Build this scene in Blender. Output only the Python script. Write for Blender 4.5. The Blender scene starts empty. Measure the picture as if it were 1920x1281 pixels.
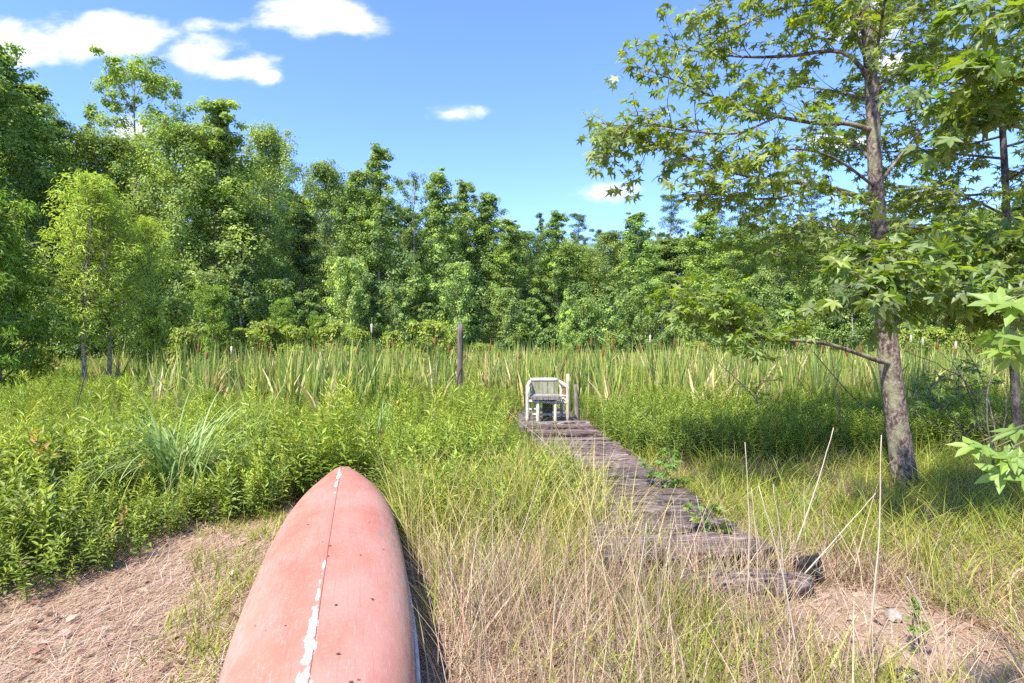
import bpy, math, random
import numpy as np
from mathutils import Vector, Matrix

# ------------------------------------------------------------------ camera, world, sun, exposure
S = bpy.context.scene
C = S.collection
F = 1067.0            # focal length in photo pixels (1920 wide)
CAMH = 1.5
cam_d = bpy.data.cameras.new('camera'); cam = bpy.data.objects.new('camera', cam_d); C.objects.link(cam)
cam.location = (0, 0, CAMH); cam.rotation_euler = (math.radians(90), 0, 0)
cam_d.sensor_width = 36; cam_d.lens = F / 1920 * 36; cam_d.clip_start = 0.05; cam_d.clip_end = 2000
S.camera = cam
S.view_settings.view_transform = 'Standard'; S.view_settings.look = 'None'
S.view_settings.gamma = 1; S.view_settings.exposure = 1.53
S.cycles.max_bounces = 8; S.cycles.diffuse_bounces = 6; S.cycles.transmission_bounces = 4; S.cycles.glossy_bounces = 2
S.cycles.sample_clamp_indirect = 4.0; S.cycles.use_denoising = False

SUN_EL, SUN_AZ = math.radians(54), math.radians(217)     # azimuth clockwise from +Y: behind the camera, a little to the left
sd = bpy.data.lights.new('sun', 'SUN'); so = bpy.data.objects.new('sun', sd); C.objects.link(so)
sd.energy = 4.0; sd.angle = math.radians(2.0); sd.color = (1.0, 0.94, 0.83)
sdir = Vector((math.sin(SUN_AZ) * math.cos(SUN_EL), math.cos(SUN_AZ) * math.cos(SUN_EL), math.sin(SUN_EL)))
so.rotation_euler = sdir.to_track_quat('Z', 'Y').to_euler()

W = bpy.data.worlds.new('World'); S.world = W; W.use_nodes = True
nt = W.node_tree; nt.nodes.clear()
def N(t, typ, **kw):
    n = t.nodes.new(typ)
    for k, v in kw.items(): setattr(n, k, v)
    return n
def mathn(t, op, a, b=None, clamp=False):
    n = N(t, 'ShaderNodeMath', operation=op, use_clamp=clamp)
    for i, v in enumerate((a, b)):
        if v is None: continue
        if isinstance(v, (int, float)): n.inputs[i].default_value = v
        else: t.links.new(v, n.inputs[i])
    return n.outputs[0]
def mixc(t, f, a, b, mode='MIX'):
    n = N(t, 'ShaderNodeMix', data_type='RGBA', blend_type=mode)
    for i, v in ((0, f), (6, a), (7, b)):
        if isinstance(v, (int, float)): n.inputs[i].default_value = v
        elif isinstance(v, tuple): n.inputs[i].default_value = (*v, 1)[:4]
        else: t.links.new(v, n.inputs[i])
    return n.outputs[2]
sky = N(nt, 'ShaderNodeTexSky', sky_type='NISHITA', sun_disc=False, sun_elevation=SUN_EL, sun_rotation=SUN_AZ)
sky.air_density = 1.0; sky.dust_density = 0.25; sky.ozone_density = 2.6
tc = N(nt, 'ShaderNodeTexCoord'); sep = N(nt, 'ShaderNodeSeparateXYZ'); nt.links.new(tc.outputs['Generated'], sep.inputs[0])
yy = mathn(nt, 'MAXIMUM', mathn(nt, 'ABSOLUTE', sep.outputs[1]), 0.08)
u = mathn(nt, 'DIVIDE', sep.outputs[0], yy); v = mathn(nt, 'DIVIDE', sep.outputs[2], yy)
comb = N(nt, 'ShaderNodeCombineXYZ'); nt.links.new(u, comb.inputs[0]); nt.links.new(mathn(nt, 'MULTIPLY', v, 1.9), comb.inputs[1])
n1 = N(nt, 'ShaderNodeTexNoise'); n1.inputs['Scale'].default_value = 6; n1.inputs['Detail'].default_value = 7; n1.inputs['Roughness'].default_value = .58
nt.links.new(comb.outputs[0], n1.inputs['Vector'])
clouds = [(40,88,135,42,1.05),(170,75,115,50,1.2),(250,80,100,44,1.1),(360,102,105,38,1.1),(450,125,80,28,1.0),(505,142,40,18,.9),(600,25,110,40,1.15),(665,45,90,32,1.0),(840,214,70,20,.9),(390,45,60,18,.5),
          (1125,362,62,22,1.0),(265,250,75,36,1.05),(1640,40,90,55,1),(1570,268,90,14,.75),(965,430,22,9,.6),(1700,385,50,18,.6),(1690,120,60,30,.8),(1840,240,60,40,.4),(150,440,60,12,.7)]
cm = None
for (cx, cy, rx, ry, a) in clouds:
    du = mathn(nt, 'DIVIDE', mathn(nt, 'SUBTRACT', u, (cx - 960) / F), rx / F * 1.25)
    dv = mathn(nt, 'DIVIDE', mathn(nt, 'SUBTRACT', v, (640.5 - cy) / F), ry / F * 1.25)
    r = mathn(nt, 'SQRT', mathn(nt, 'ADD', mathn(nt, 'MULTIPLY', du, du), mathn(nt, 'MULTIPLY', dv, dv)))
    q = mathn(nt, 'MULTIPLY', mathn(nt, 'SUBTRACT', 1.0, r), a)
    cm = q if cm is None else mathn(nt, 'MAXIMUM', cm, q)
cn = mathn(nt, 'ADD', cm, mathn(nt, 'MULTIPLY', mathn(nt, 'SUBTRACT', n1.outputs[0], .5), 2.6))
cr = N(nt, 'ShaderNodeMapRange', interpolation_type='SMOOTHERSTEP'); nt.links.new(cn, cr.inputs[0])
cr.inputs[1].default_value = .08; cr.inputs[2].default_value = .80
skyc = mixc(nt, 1.0, sky.outputs[0], (.60, .70, 1.0), 'MULTIPLY')
skycol = mixc(nt, cr.outputs[0], skyc, (3.0, 3.1, 3.2))
bg = N(nt, 'ShaderNodeBackground'); bg.inputs[1].default_value = 0.14
nt.links.new(skycol, bg.inputs[0]); wo = N(nt, 'ShaderNodeOutputWorld'); nt.links.new(bg.outputs[0], wo.inputs[0])

# ------------------------------------------------------------------ helpers
rs = np.random.RandomState(11); rnd = random.Random(5)
def P(px, py, d): return np.array([(px - 960) / F * d, d, CAMH - (py - 640.5) / F * d])
def G(px, py, z=0.0):
    d = F * (CAMH - z) / (py - 640.5); return np.array([(px - 960) / F * d, d, z])
def smooth(a, b, x):
    t = np.clip((x - a) / (b - a), 0, 1); return t * t * (3 - 2 * t)
def vnoise(x, y, s=1.0, seed=0):
    x = np.asarray(x) * s; y = np.asarray(y) * s
    xi = np.floor(x).astype(np.int64); yi = np.floor(y).astype(np.int64); fx = x - xi; fy = y - yi
    fx = fx * fx * (3 - 2 * fx); fy = fy * fy * (3 - 2 * fy)
    def h(a, b):
        n = np.sin(a * 127.1 + b * 311.7 + seed * 74.7) * 43758.5453
        return n - np.floor(n)
    return (h(xi, yi) * (1 - fx) + h(xi + 1, yi) * fx) * (1 - fy) + (h(xi, yi + 1) * (1 - fx) + h(xi + 1, yi + 1) * fx) * fy
def gz(x, y):
    x = np.asarray(x, float); y = np.asarray(y, float)
    fade = smooth(200, 60, np.abs(y) + np.abs(x))
    return ((vnoise(x, y, 1.1, 1) - .5) * .05 + (vnoise(x, y, 3.7, 2) - .5) * .022 + (vnoise(x, y, .3, 3) - .5) * .06) * fade

def tag(o, label=None, cat=None, group=None, kind=None):
    if label: o['label'] = label
    if cat: o['category'] = cat
    if group: o['group'] = group
    if kind: o['kind'] = kind
    return o
def empty(name, loc=(0, 0, 0), rz=0.0):
    o = bpy.data.objects.new(name, None); C.objects.link(o); o.location = [float(a) for a in loc]; o.rotation_euler = (0, 0, rz)
    o.empty_display_size = .2
    return o
class Acc:
    """collects vertices, faces and vertex colours; becomes one mesh"""
    def __init__(s): s.V = []; s.C = []; s.L = []; s.K = []; s.n = 0
    def add(s, V, Fc, col=(1, 1, 1)):
        V = np.asarray(V, np.float32).reshape(-1, 3); Fc = np.asarray(Fc, np.int64)
        col = np.asarray(col, np.float32)
        if col.ndim == 1: col = np.broadcast_to(col, (len(V), 3))
        s.V.append(V); s.C.append(col.reshape(-1, 3)); s.L.append((Fc + s.n).ravel()); s.K.append(np.full(len(Fc), Fc.shape[1], np.int64)); s.n += len(V)
    def addfaces(s, base, Fc):
        Fc = np.asarray(Fc, np.int64); s.L.append((Fc + base).ravel()); s.K.append(np.full(len(Fc), Fc.shape[1], np.int64))
    def mesh(s, name, mat, smooth_=False):
        me = bpy.data.meshes.new(name)
        V = np.concatenate(s.V); Cc = np.concatenate(s.C); L = np.concatenate(s.L); K = np.concatenate(s.K)
        me.vertices.add(len(V)); me.vertices.foreach_set('co', V.ravel())
        me.loops.add(len(L)); me.loops.foreach_set('vertex_index', L.astype(np.int32))
        me.polygons.add(len(K)); st = np.concatenate([[0], np.cumsum(K)[:-1]])
        me.polygons.foreach_set('loop_start', st.astype(np.int32))
        me.polygons.foreach_set('use_smooth', np.full(len(K), bool(smooth_)))
        me.update(calc_edges=True)
        at = me.attributes.new('Col', 'FLOAT_COLOR', 'POINT')
        at.data.foreach_set('color', np.concatenate([Cc, np.ones((len(Cc), 1), np.float32)], 1).ravel())
        me.materials.append(mat)
        return me
    def build(s, name, mat, parent=None, smooth_=False):
        o = bpy.data.objects.new(name, s.mesh(name, mat, smooth_)); C.objects.link(o)
        if parent: o.parent = parent
        return o
def meshobj(name, me, parent=None):
    o = bpy.data.objects.new(name, me); C.objects.link(o)
    if parent: o.parent = parent
    return o
def nrm(a): return a / np.maximum(np.linalg.norm(a, axis=-1, keepdims=True), 1e-9)

def tube(acc, pts, rad, n=6, col=(1, 1, 1), cap=True, wob=0.0):
    pts = np.asarray(pts, float); m = len(pts); rad = np.broadcast_to(np.asarray(rad, float), (m,))
    t = nrm(np.gradient(pts, axis=0)); ref = np.array([0.13, .21, 1.0]) if abs(t[0][2]) < .9 else np.array([1.0, .1, 0])
    b = nrm(np.cross(t, ref)); c = np.cross(t, b)
    a = np.linspace(0, 2 * np.pi, n, endpoint=False)
    rr = rad[:, None] * (1 + (rs.rand(m, n) - .5) * wob)
    V = pts[:, None] + rr[..., None] * (np.cos(a)[None, :, None] * b[:, None] + np.sin(a)[None, :, None] * c[:, None])
    V = V.reshape(-1, 3); base = acc.n
    i = np.arange(m - 1)[:, None] * n; j = np.arange(n)[None]; k = (j + 1) % n
    Fc = np.stack([i + j, i + k, i + n + k, i + n + j], -1).reshape(-1, 4)
    acc.add(V, Fc, col)
    if cap:
        acc.addfaces(base, [list(range(n))[::-1]]); acc.addfaces(base + (m - 1) * n, [list(range(n))])
def bez(pts, n):
    """smooth resample of a polyline (Catmull-Rom)"""
    p = np.asarray(pts, float); p = np.vstack([2 * p[0] - p[1], p, 2 * p[-1] - p[-2]]); m = len(p) - 3
    out = []
    for q in np.linspace(0, m - 1e-6, n):
        i = int(q); t = q - i; a, b, c, d = p[i:i + 4]
        out.append(.5 * ((2 * b) + (-a + c) * t + (2 * a - 5 * b + 4 * c - d) * t * t + (-a + 3 * b - 3 * c + d) * t ** 3))
    return np.array(out)
def box(acc, c, s, col=(1, 1, 1), rot=None, wob=0.0):
    v = np.array([[x, y, z] for z in (-.5, .5) for y in (-.5, .5) for x in (-.5, .5)]) * np.array(s)
    v += (rs.rand(8, 3) - .5) * wob
    if rot is not None: v = v @ np.array(rot).T
    acc.add(v + np.array(c), [[0, 2, 3, 1], [4, 5, 7, 6], [0, 1, 5, 4], [2, 6, 7, 3], [0, 4, 6, 2], [1, 3, 7, 5]], col)
def R3(ax, a): return np.array(Matrix.Rotation(a, 3, ax))

def frames(d, nn):
    """orthonormal frames: Y along d, Z near nn -> (N,3,3) with rows X,Y,Z"""
    Y = nrm(d); X = nrm(np.cross(Y, nn)); Z = np.cross(X, Y); return np.stack([X, Y, Z], 1)
def scatter(acc, T, Fc, pos, fr, sc, col, tc=None):
    """instances of template T (n,3) merged in acc; sc (N,) or (N,3); col (N,3)"""
    T = np.asarray(T, float); N_, n = len(pos), len(T)
    sc = np.asarray(sc, float); sc = sc[:, None] * np.ones(3) if sc.ndim == 1 else sc
    V = np.einsum('nsi,nij->nsj', T[None] * sc[:, None, :], fr) + np.asarray(pos)[:, None]
    cc = np.repeat(np.asarray(col, float)[:, None], n, 1)
    if tc is not None: cc = cc * np.asarray(tc)[None]
    base = acc.n; first = True
    for f in Fc:
        f = np.asarray(f); FF = (np.arange(N_)[:, None, None] * n + f[None]).reshape(-1, f.shape[1])
        if first: acc.add(V, FF, cc.reshape(-1, 3)); first = False
        else: acc.addfaces(base, FF)
def rotz_frames(a, tilt=None, ta=None):
    c, s = np.cos(a), np.sin(a); z = np.zeros_like(a); o = np.ones_like(a)
    R = np.stack([np.stack([c, s, z], -1), np.stack([-s, c, z], -1), np.stack([z, z, o], -1)], 1)
    if tilt is not None:
        up = np.stack([np.sin(tilt) * np.cos(ta), np.sin(tilt) * np.sin(ta), np.cos(tilt)], -1)
        X = nrm(R[:, 0] - (R[:, 0] * up).sum(-1, keepdims=True) * up); Y = np.cross(up, X); R = np.stack([X, Y, up], 1)
    return R
def blades(acc, pos, h, head, lean, bend, w, col, K=3, tipcol=None, taper=1.6, face=None):
    """grass blades; all arguments (N,) arrays"""
    n = len(h); t = np.linspace(0, 1, K + 1); ph = lean[:, None] + bend[:, None] * t[None] ** 1.3
    st = h[:, None] / K
    r = np.concatenate([np.zeros((n, 1)), np.cumsum(np.sin((ph[:, 1:] + ph[:, :-1]) / 2) * st, 1)], 1)
    z = np.concatenate([np.zeros((n, 1)), np.cumsum(np.cos((ph[:, 1:] + ph[:, :-1]) / 2) * st, 1)], 1)
    cx = pos[:, 0, None] + r * np.cos(head)[:, None]; cy = pos[:, 1, None] + r * np.sin(head)[:, None]; cz = np.maximum(pos[:, 2, None] + z, pos[:, 2, None] * 0 - .02 + gzc(cx, cy))
    fa = head + np.pi / 2 if face is None else face
    ww = w[:, None] * (1 - t[None] ** taper * .95) / 2
    dx = np.cos(fa)[:, None] * ww; dy = np.sin(fa)[:, None] * ww
    V = np.stack([np.stack([cx - dx, cy - dy, cz], -1), np.stack([cx + dx, cy + dy, cz], -1)], 2)
    i = (np.arange(n) * (K + 1) * 2)[:, None] + (np.arange(K) * 2)[None]
    Fc = np.stack([i, i + 1, i + 3, i + 2], -1).reshape(-1, 4)
    cc = np.repeat(col[:, None], K + 1, 1)
    if tipcol is not None: cc = cc * (1 - t[None, :, None]) + tipcol[:, None] * t[None, :, None]
    cc = np.repeat(cc[:, :, None], 2, 2)
    acc.add(V.reshape(-1, 3), Fc, cc.reshape(-1, 3))
def gzc(x, y): return gz(x, y)
def jit(base, n, a=.18, hue=.1):
    base = np.asarray(base, float)
    k = 1 + (rs.rand(n, 1) - .5) * 2 * a; hh = 1 + (rs.rand(n, 3) - .5) * 2 * hue * np.array([1, .4, 1])
    return base * k * hh
def pick(cols, probs, n, a=.18):
    idx = rs.choice(len(cols), n, p=np.array(probs) / sum(probs)); c = np.array(cols)[idx]
    return c * (1 + (rs.rand(n, 1) - .5) * 2 * a) * (1 + (rs.rand(n, 3) - .5) * .12)

MARKS = [(0, 'left edge of the picture'), (158, 'tallest cypress sapling'), (287, 'white-trunked cypress sapling'), (398, 'cone-shaped cypress'), (532, 'second cone-shaped cypress'), (693, 'tall fluffy cattail'), (862, 'lone wooden post'), (1026, 'log chair'),
         (1250, 'tip of the low sweetgum branch'), (1525, 'tallest seeding cattail'), (1665, 'sweetgum trunk'), (1905, 'dark trunk at the right edge')]
def place_words(pxs):
    """for every photo x: which one it is, counted from the nearest landmark"""
    near = [min(range(len(MARKS)), key=lambda k: abs(MARKS[k][0] - p)) for p in pxs]; out = []
    for p, m_ in zip(pxs, near):
        side = 'right' if p >= MARKS[m_][0] else 'left'
        same = sorted(abs(q - MARKS[m_][0]) for q, n_ in zip(pxs, near) if n_ == m_ and ('right' if q >= MARKS[m_][0] else 'left') == side)
        out.append(('nearest', 'second', 'third', 'fourth', 'fifth', 'sixth')[same.index(abs(p - MARKS[m_][0]))] + ' on the ' + side + ' of the ' + MARKS[m_][1])
    return out
# ------------------------------------------------------------------ materials
def newmat(name):
    m = bpy.data.materials.new(name); m.use_nodes = True; t = m.node_tree; t.nodes.clear()
    return m, t
def leafmat(name, trans=.35, gloss=.06, rough=.45, tcol=(1.25, 1.25, .55)):
    m, t = newmat(name)
    a = N(t, 'ShaderNodeAttribute', attribute_name='Col'); oi = N(t, 'ShaderNodeObjectInfo')
    col = mixc(t, 1.0, a.outputs['Color'], oi.outputs['Color'], 'MULTIPLY')
    if 'dry' not in name: col = mixc(t, 1.0, col, (1.02, 1.12, 1.0) if name == 'leaf_far' else (1.10, 1.10, .74), 'MULTIPLY')
    d = N(t, 'ShaderNodeBsdfDiffuse'); t.links.new(col, d.inputs[0])
    tr = N(t, 'ShaderNodeBsdfTranslucent'); t.links.new(mixc(t, 1.0, col, tcol, 'MULTIPLY'), tr.inputs[0])
    mx = N(t, 'ShaderNodeMixShader'); mx.inputs[0].default_value = trans
    t.links.new(d.outputs[0], mx.inputs[1]); t.links.new(tr.outputs[0], mx.inputs[2])
    g = N(t, 'ShaderNodeBsdfGlossy'); g.inputs['Roughness'].default_value = rough
    m2 = N(t, 'ShaderNodeMixShader'); m2.inputs[0].default_value = gloss
    t.links.new(mx.outputs[0], m2.inputs[1]); t.links.new(g.outputs[0], m2.inputs[2])
    o = N(t, 'ShaderNodeOutputMaterial'); t.links.new(m2.outputs[0], o.inputs[0])
    return m
def noise(t, vec, scale, detail=5, rough=.6):
    n = N(t, 'ShaderNodeTexNoise'); n.inputs['Scale'].default_value = scale; n.inputs['Detail'].default_value = detail; n.inputs['Roughness'].default_value = rough
    if vec is not None: t.links.new(vec, n.inputs['Vector'])
    return n.outputs[0]
def ramp(t, fac, stops):
    r = N(t, 'ShaderNodeValToRGB'); t.links.new(fac, r.inputs[0]); e = r.color_ramp.elements
    while len(e) < len(stops): e.new(.5)
    for el, (p, c) in zip(e, stops): el.position = p; el.color = (*c, 1) if len(c) == 3 else c
    return r.outputs[0]
def mrange(t, x, a, b, c=0.0, d=1.0):
    r = N(t, 'ShaderNodeMapRange'); t.links.new(x, r.inputs[0])
    for i, q in enumerate((a, b, c, d)): r.inputs[i + 1].default_value = q
    return r.outputs[0]
def finish(t, col, rough=.8, bump=None, bs=.5, bd=.01, spec=.3):
    p = N(t, 'ShaderNodeBsdfPrincipled')
    if isinstance(col, tuple): p.inputs['Base Color'].default_value = (*col, 1)
    else: t.links.new(col, p.inputs['Base Color'])
    if isinstance(rough, float): p.inputs['Roughness'].default_value = rough
    else: t.links.new(rough, p.inputs['Roughness'])
    p.inputs['Specular IOR Level'].default_value = spec
    if bump is not None:
        b = N(t, 'ShaderNodeBump'); b.inputs['Strength'].default_value = bs; b.inputs['Distance'].default_value = bd
        t.links.new(bump, b.inputs['Height']); t.links.new(b.outputs[0], p.inputs['Normal'])
    o = N(t, 'ShaderNodeOutputMaterial'); t.links.new(p.outputs[0], o.inputs[0])
def objvec(t, scale=(1, 1, 1)):
    c = N(t, 'ShaderNodeTexCoord'); m = N(t, 'ShaderNodeMapping'); m.inputs['Scale'].default_value = scale
    t.links.new(c.outputs['Object'], m.inputs[0]); return m.outputs[0]
def barkmat(name, c1, c2, c3, scale=(1, 1, .35), s=26):
    m, t = newmat(name); v_ = objvec(t, scale)
    a = noise(t, v_, s, 8, .7); b = noise(t, v_, s * .18, 3, .5)
    col = ramp(t, a, [(.40, c1), (.5, c2), (.60, c3)])
    col = mixc(t, mrange(t, b, .5, .68), col, (c3[0] * .8, c3[1] * .95, c3[2] * .7))
    at = N(t, 'ShaderNodeAttribute', attribute_name='Col')
    col = mixc(t, 1.0, col, at.outputs['Color'], 'MULTIPLY')
    finish(t, col, .9, a, 1.0, .02, .15); return m
def woodmat(name, cols, vec=(1, 9, 9), s=7, rough=.85):
    m, t = newmat(name); v_ = objvec(t, vec)
    a = noise(t, v_, s, 9, .68); b = noise(t, objvec(t), 3.0, 4, .6)
    col = ramp(t, a, cols); at = N(t, 'ShaderNodeAttribute', attribute_name='Col')
    col = mixc(t, 1.0, col, at.outputs['Color'], 'MULTIPLY')
    col = mixc(t, mrange(t, b, .5, .75, 0, .45), col, cols[0][1])
    finish(t, col, rough, a, 1.0, .012, .15); return m

M_leaf = leafmat('leaf_far', .46, .035, .65)
M_gum = leafmat('leaf_sweetgum', .52, .06, .6, (1.6, 1.55, .45))
M_herb = leafmat('leaf_herb', .38, .045, .6)
M_grass = leafmat('grass_blade', .36, .035, .6, (1.1, 1.1, .7))
M_dry = leafmat('dry_grass', .25, .03, .6, (1, 1, .9))
M_bark = barkmat('bark_grey', (.055, .038, .03), (.14, .105, .085), (.30, .245, .205), (1, 1, .6), 30)
M_barkfar = barkmat('bark_far', (.10, .085, .075), (.20, .18, .16), (.36, .33, .30), (1, 1, .3), 5)
M_barkdark = barkmat('bark_dark', (.04, .033, .03), (.085, .07, .062), (.16, .14, .125), (1, 1, .4), 30)

# ------------------------------------------------------------------ ground
def axis(n, L, k): 
    u_ = np.linspace(-1, 1, n); return L * np.sinh(u_ * k) / math.sinh(k)
gx = axis(261, 400, 6.6); gy = axis(281, 400, 6.2) + 4.0
GX, GY = np.meshgrid(gx, gy); ga = Acc(); nx, ny = len(gx), len(gy)
i = np.arange(ny - 1)[:, None] * nx + np.arange(nx - 1)[None]
ga.add(np.stack([GX, GY, gz(GX, GY)], -1).reshape(-1, 3), np.stack([i, i + 1, i + 1 + nx, i + nx], -1).reshape(-1, 4))
m, t = newmat('ground_soil'); v_ = objvec(t)
a = noise(t, v_, 9, 9, .7); b = noise(t, v_, 70, 5, .7); c_ = noise(t, objvec(t, (1.0, 3.0, 1.0)), 45, 6, .8)
base = ramp(t, c_, [(.32, (.10, .07, .052)), (.5, (.24, .165, .115)), (.66, (.38, .285, .215))])
base = mixc(t, mrange(t, a, .42, .62, 0, .6), base, (.27, .20, .155))
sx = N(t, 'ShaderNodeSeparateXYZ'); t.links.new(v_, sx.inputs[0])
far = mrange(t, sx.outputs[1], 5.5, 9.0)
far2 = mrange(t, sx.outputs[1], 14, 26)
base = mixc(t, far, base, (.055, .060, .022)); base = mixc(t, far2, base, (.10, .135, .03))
finish(t, base, .95, b, .5, .006, .1)
tag(ga.build('ground', m, smooth_=True), 'bare earth and straw ground under the grass, running back to the woods', kind='structure')

# ------------------------------------------------------------------ canoe (upturned)
AX0 = np.array([-1.578, 5.42]); AXD = nrm(np.array([-.258, .965]))       # far tip, axis direction away from camera
HALF = 2.40; CC = AX0 - AXD * HALF
cano = empty('upturned_canoe', (CC[0], CC[1], 0.01), math.atan2(-AXD[0], AXD[1])); cano.rotation_euler[1] = -.085   # local +Y points to far tip
tag(cano, 'faded salmon red canoe lying upside down on the grass, white scrapes along its keel', 'canoe')
ns_, na = 97, 33
def canoe_pt(s, th):
    """s -1..1 along, th -1..1 around (0 keel)"""
    a_ = abs(s)
    w = .374 * (max(0.0, 1 - a_ ** 2.5)) ** .72 + .004
    zk = .43 * (1 - .10 * a_ ** 2) * (1 - .74 * smooth(.80, 1.03, a_)) 
    zg = .13 - .09 * smooth(.3, .95, a_)
    p = 1.0 + .9 * smooth(.55, 1.0, a_)
    q = math.sin(abs(th) * math.pi / 2)
    x = w * (1.06 * q ** (.86 * p) if abs(th) < 1 else 1.0)
    if abs(th) > .8: x = w * (1.06 * math.sin(.8 * math.pi / 2) ** (.86 * p) * (1 - (abs(th) - .8) / .2) + 1.0 * (abs(th) - .8) / .2)
    z = zg + (zk - zg) * max(0.0, math.cos(th * math.pi / 2)) ** .62
    return math.copysign(x, th), z
ca = Acc(); V = []
for s in np.linspace(-1, 1, ns_):
    for th in np.linspace(-1, 1, na):
        th2 = math.copysign(abs(th) ** 1.15, th)
        x, z = canoe_pt(s, th2); V.append((x, s * HALF - .06 * (1 - math.cos(th2 * 1.5)) * math.copysign(smooth(.7, 1, abs(s)), s), z))
i = np.arange(ns_ - 1)[:, None] * na + np.arange(na - 1)[None]
ca.add(V, np.stack([i, i + 1, i + 1 + na, i + na], -1).reshape(-1, 4))
m, t = newmat('canoe_hull'); v_ = objvec(t); sx = N(t, 'ShaderNodeSeparateXYZ'); t.links.new(v_, sx.inputs[0])
n_big = noise(t, objvec(t, (1.6, .8, 1)), 2.2, 3, .5); n_mid = noise(t, objvec(t, (1, .5, 1)), 7, 6, .65); n_f = noise(t, v_, 60, 6, .75)
n_s = noise(t, objvec(t, (14, 1.6, 6)), 5, 7, .7)
col = ramp(t, n_big, [(.30, (.36, .115, .075)), (.46, (.37, .145, .098)), (.64, (.39, .185, .140))])
col = mixc(t, mrange(t, n_mid, .45, .7, 0, .5), col, (.36, .175, .145))
col = mixc(t, mrange(t, noise(t, objvec(t, (3, .7, 2)), 3.1, 5, .7), .56, .72, 0, .55), col, (.34, .085, .055))
col = mixc(t, mrange(t, noise(t, objvec(t, (1, .14, 1)), 90, 3, .6), .60, .72, 0, .30), col, (.46, .30, .27))
col = mixc(t, mrange(t, n_f, .52, .70, 0, .38), col, (.45, .28, .25))
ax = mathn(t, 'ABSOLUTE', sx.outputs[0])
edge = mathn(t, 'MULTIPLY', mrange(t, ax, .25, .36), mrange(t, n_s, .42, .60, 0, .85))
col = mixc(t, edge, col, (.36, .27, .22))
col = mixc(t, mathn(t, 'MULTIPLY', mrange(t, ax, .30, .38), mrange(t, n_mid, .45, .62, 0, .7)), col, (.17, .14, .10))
# long faint scrapes
n_sc = noise(t, objvec(t, (40, .9, 1)), 3, 4, .6)
col = mixc(t, mrange(t, n_sc, .60, .67, 0, .5), col, (.34, .10, .075))
n_s2 = noise(t, objvec(t, (30, 1.3, 1)), 7, 5, .65); col = mixc(t, mrange(t, n_s2, .62, .68, 0, .5), col, (.50, .37, .33))
# grey rub mark
def blob(t, x0, y0, rx, ry, amp, nz):
    dx = mathn(t, 'DIVIDE', mathn(t, 'SUBTRACT', sx.outputs[0], x0), rx); dy = mathn(t, 'DIVIDE', mathn(t, 'SUBTRACT', sx.outputs[1], y0), ry)
    r = mathn(t, 'SQRT', mathn(t, 'ADD', mathn(t, 'MULTIPLY', dx, dx), mathn(t, 'MULTIPLY', dy, dy)))
    return mathn(t, 'ADD', mathn(t, 'SUBTRACT', 1.0, r), mathn(t, 'MULTIPLY', mathn(t, 'SUBTRACT', nz, .5), amp))
g_ = mrange(t, blob(t, .27, .05, .022, .09, 2.2, n_f), .1, .6, 0, .6); col = mixc(t, g_, col, (.20, .17, .15))
n_w = noise(t, objvec(t, (1.0, .45, 1)), 26, 6, .7)
# dark line beside the keel
col = mixc(t, mathn(t, 'MULTIPLY', mrange(t, mathn(t, 'ABSOLUTE', mathn(t, 'SUBTRACT', sx.outputs[0], -.006)), .010, .004), mrange(t, n_mid, .35, .6, .1, .35)), col, (.28, .10, .08))
for (y0, ry, rx, x0) in ((2.12, .12, .007, 0), (1.72, .17, .012, -.008), (1.55, .26, .020, -.004), (1.22, .13, .013, -.012), (.98, .05, .010, -.01), (-.42, .10, .009, -.004), (-.70, .16, .011, -.010), (-1.05, .34, .026, -.010), (-1.5, .42, .030, -.012)):
    wm = mrange(t, blob(t, x0, y0, rx, ry, 2.6, n_w), .28, .42); col = mixc(t, wm, col, (.60, .58, .52))
dots = noise(t, v_, 21, 2, .4); col = mixc(t, mrange(t, dots, .765, .78, 0, .8), col, (.09, .05, .04))
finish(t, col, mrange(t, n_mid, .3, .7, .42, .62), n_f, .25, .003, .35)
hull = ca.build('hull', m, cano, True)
sm = hull.modifiers.new('thickness', 'SOLIDIFY'); sm.thickness = .008; sm.offset = -1
M_hull = m
# keel ridge
ka = Acc(); pts = []
for s in np.linspace(-.995, .995, 60):
    x, z = canoe_pt(s, 0.0); pts.append((0.0, s * HALF, z - .002))
tube(ka, pts, .007, 8, (1, 1, 1)); kv = ka.V[0]
ka.build('keel_ridge', M_hull, cano, True)
m, t = newmat('gunwale_white'); finish(t, ramp(t, noise(t, objvec(t), 18, 5), [(.35, (.30, .28, .25)), (.55, (.55, .53, .50))]), .6)
for sg in (-1, 1):
    g = Acc(); pts = []
    for s in np.linspace(-.97, .97, 60):
        x, z = canoe_pt(s, sg); pts.append((x + sg * .006, s * HALF, z - .004))
    tube(g, pts, .013, 8); g.build('gunwale', m, cano, True)

# dead leaf bits lying on the hull
la_ = Acc(); Mr = Matrix.Rotation(cano.rotation_euler[2], 3, 'Z') @ Matrix.Rotation(cano.rotation_euler[1], 3, 'Y')
Tb = np.array([(0, 0, 0), (.35, .4, .1), (0, 1, .05), (-.3, .5, .12)])
for k in range(26):
    s_ = rs.uniform(-.75, .8); th = rs.uniform(-.45, .5); x, z = canoe_pt(s_, th); p = Mr @ Vector((x, s_ * HALF, z + .003)) + Vector((CC[0], CC[1], .01))
    a_ = rs.rand() * 6.28; scatter(la_, Tb, [np.array([[0, 1, 2, 3]])], np.array([p]), frames(np.array([[math.cos(a_), math.sin(a_), -.05]]), np.array([[0, 0, 1.0]])), np.array([rs.uniform(.008, .022)]), np.array([[.12, .07, .045]]) * rs.uniform(.5, 1.6))
tag(la_.build('leaf_bits', M_dry), 'tiny dark dead leaf bits scattered on the upturned hull', 'leaf bits', kind='stuff')

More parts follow.
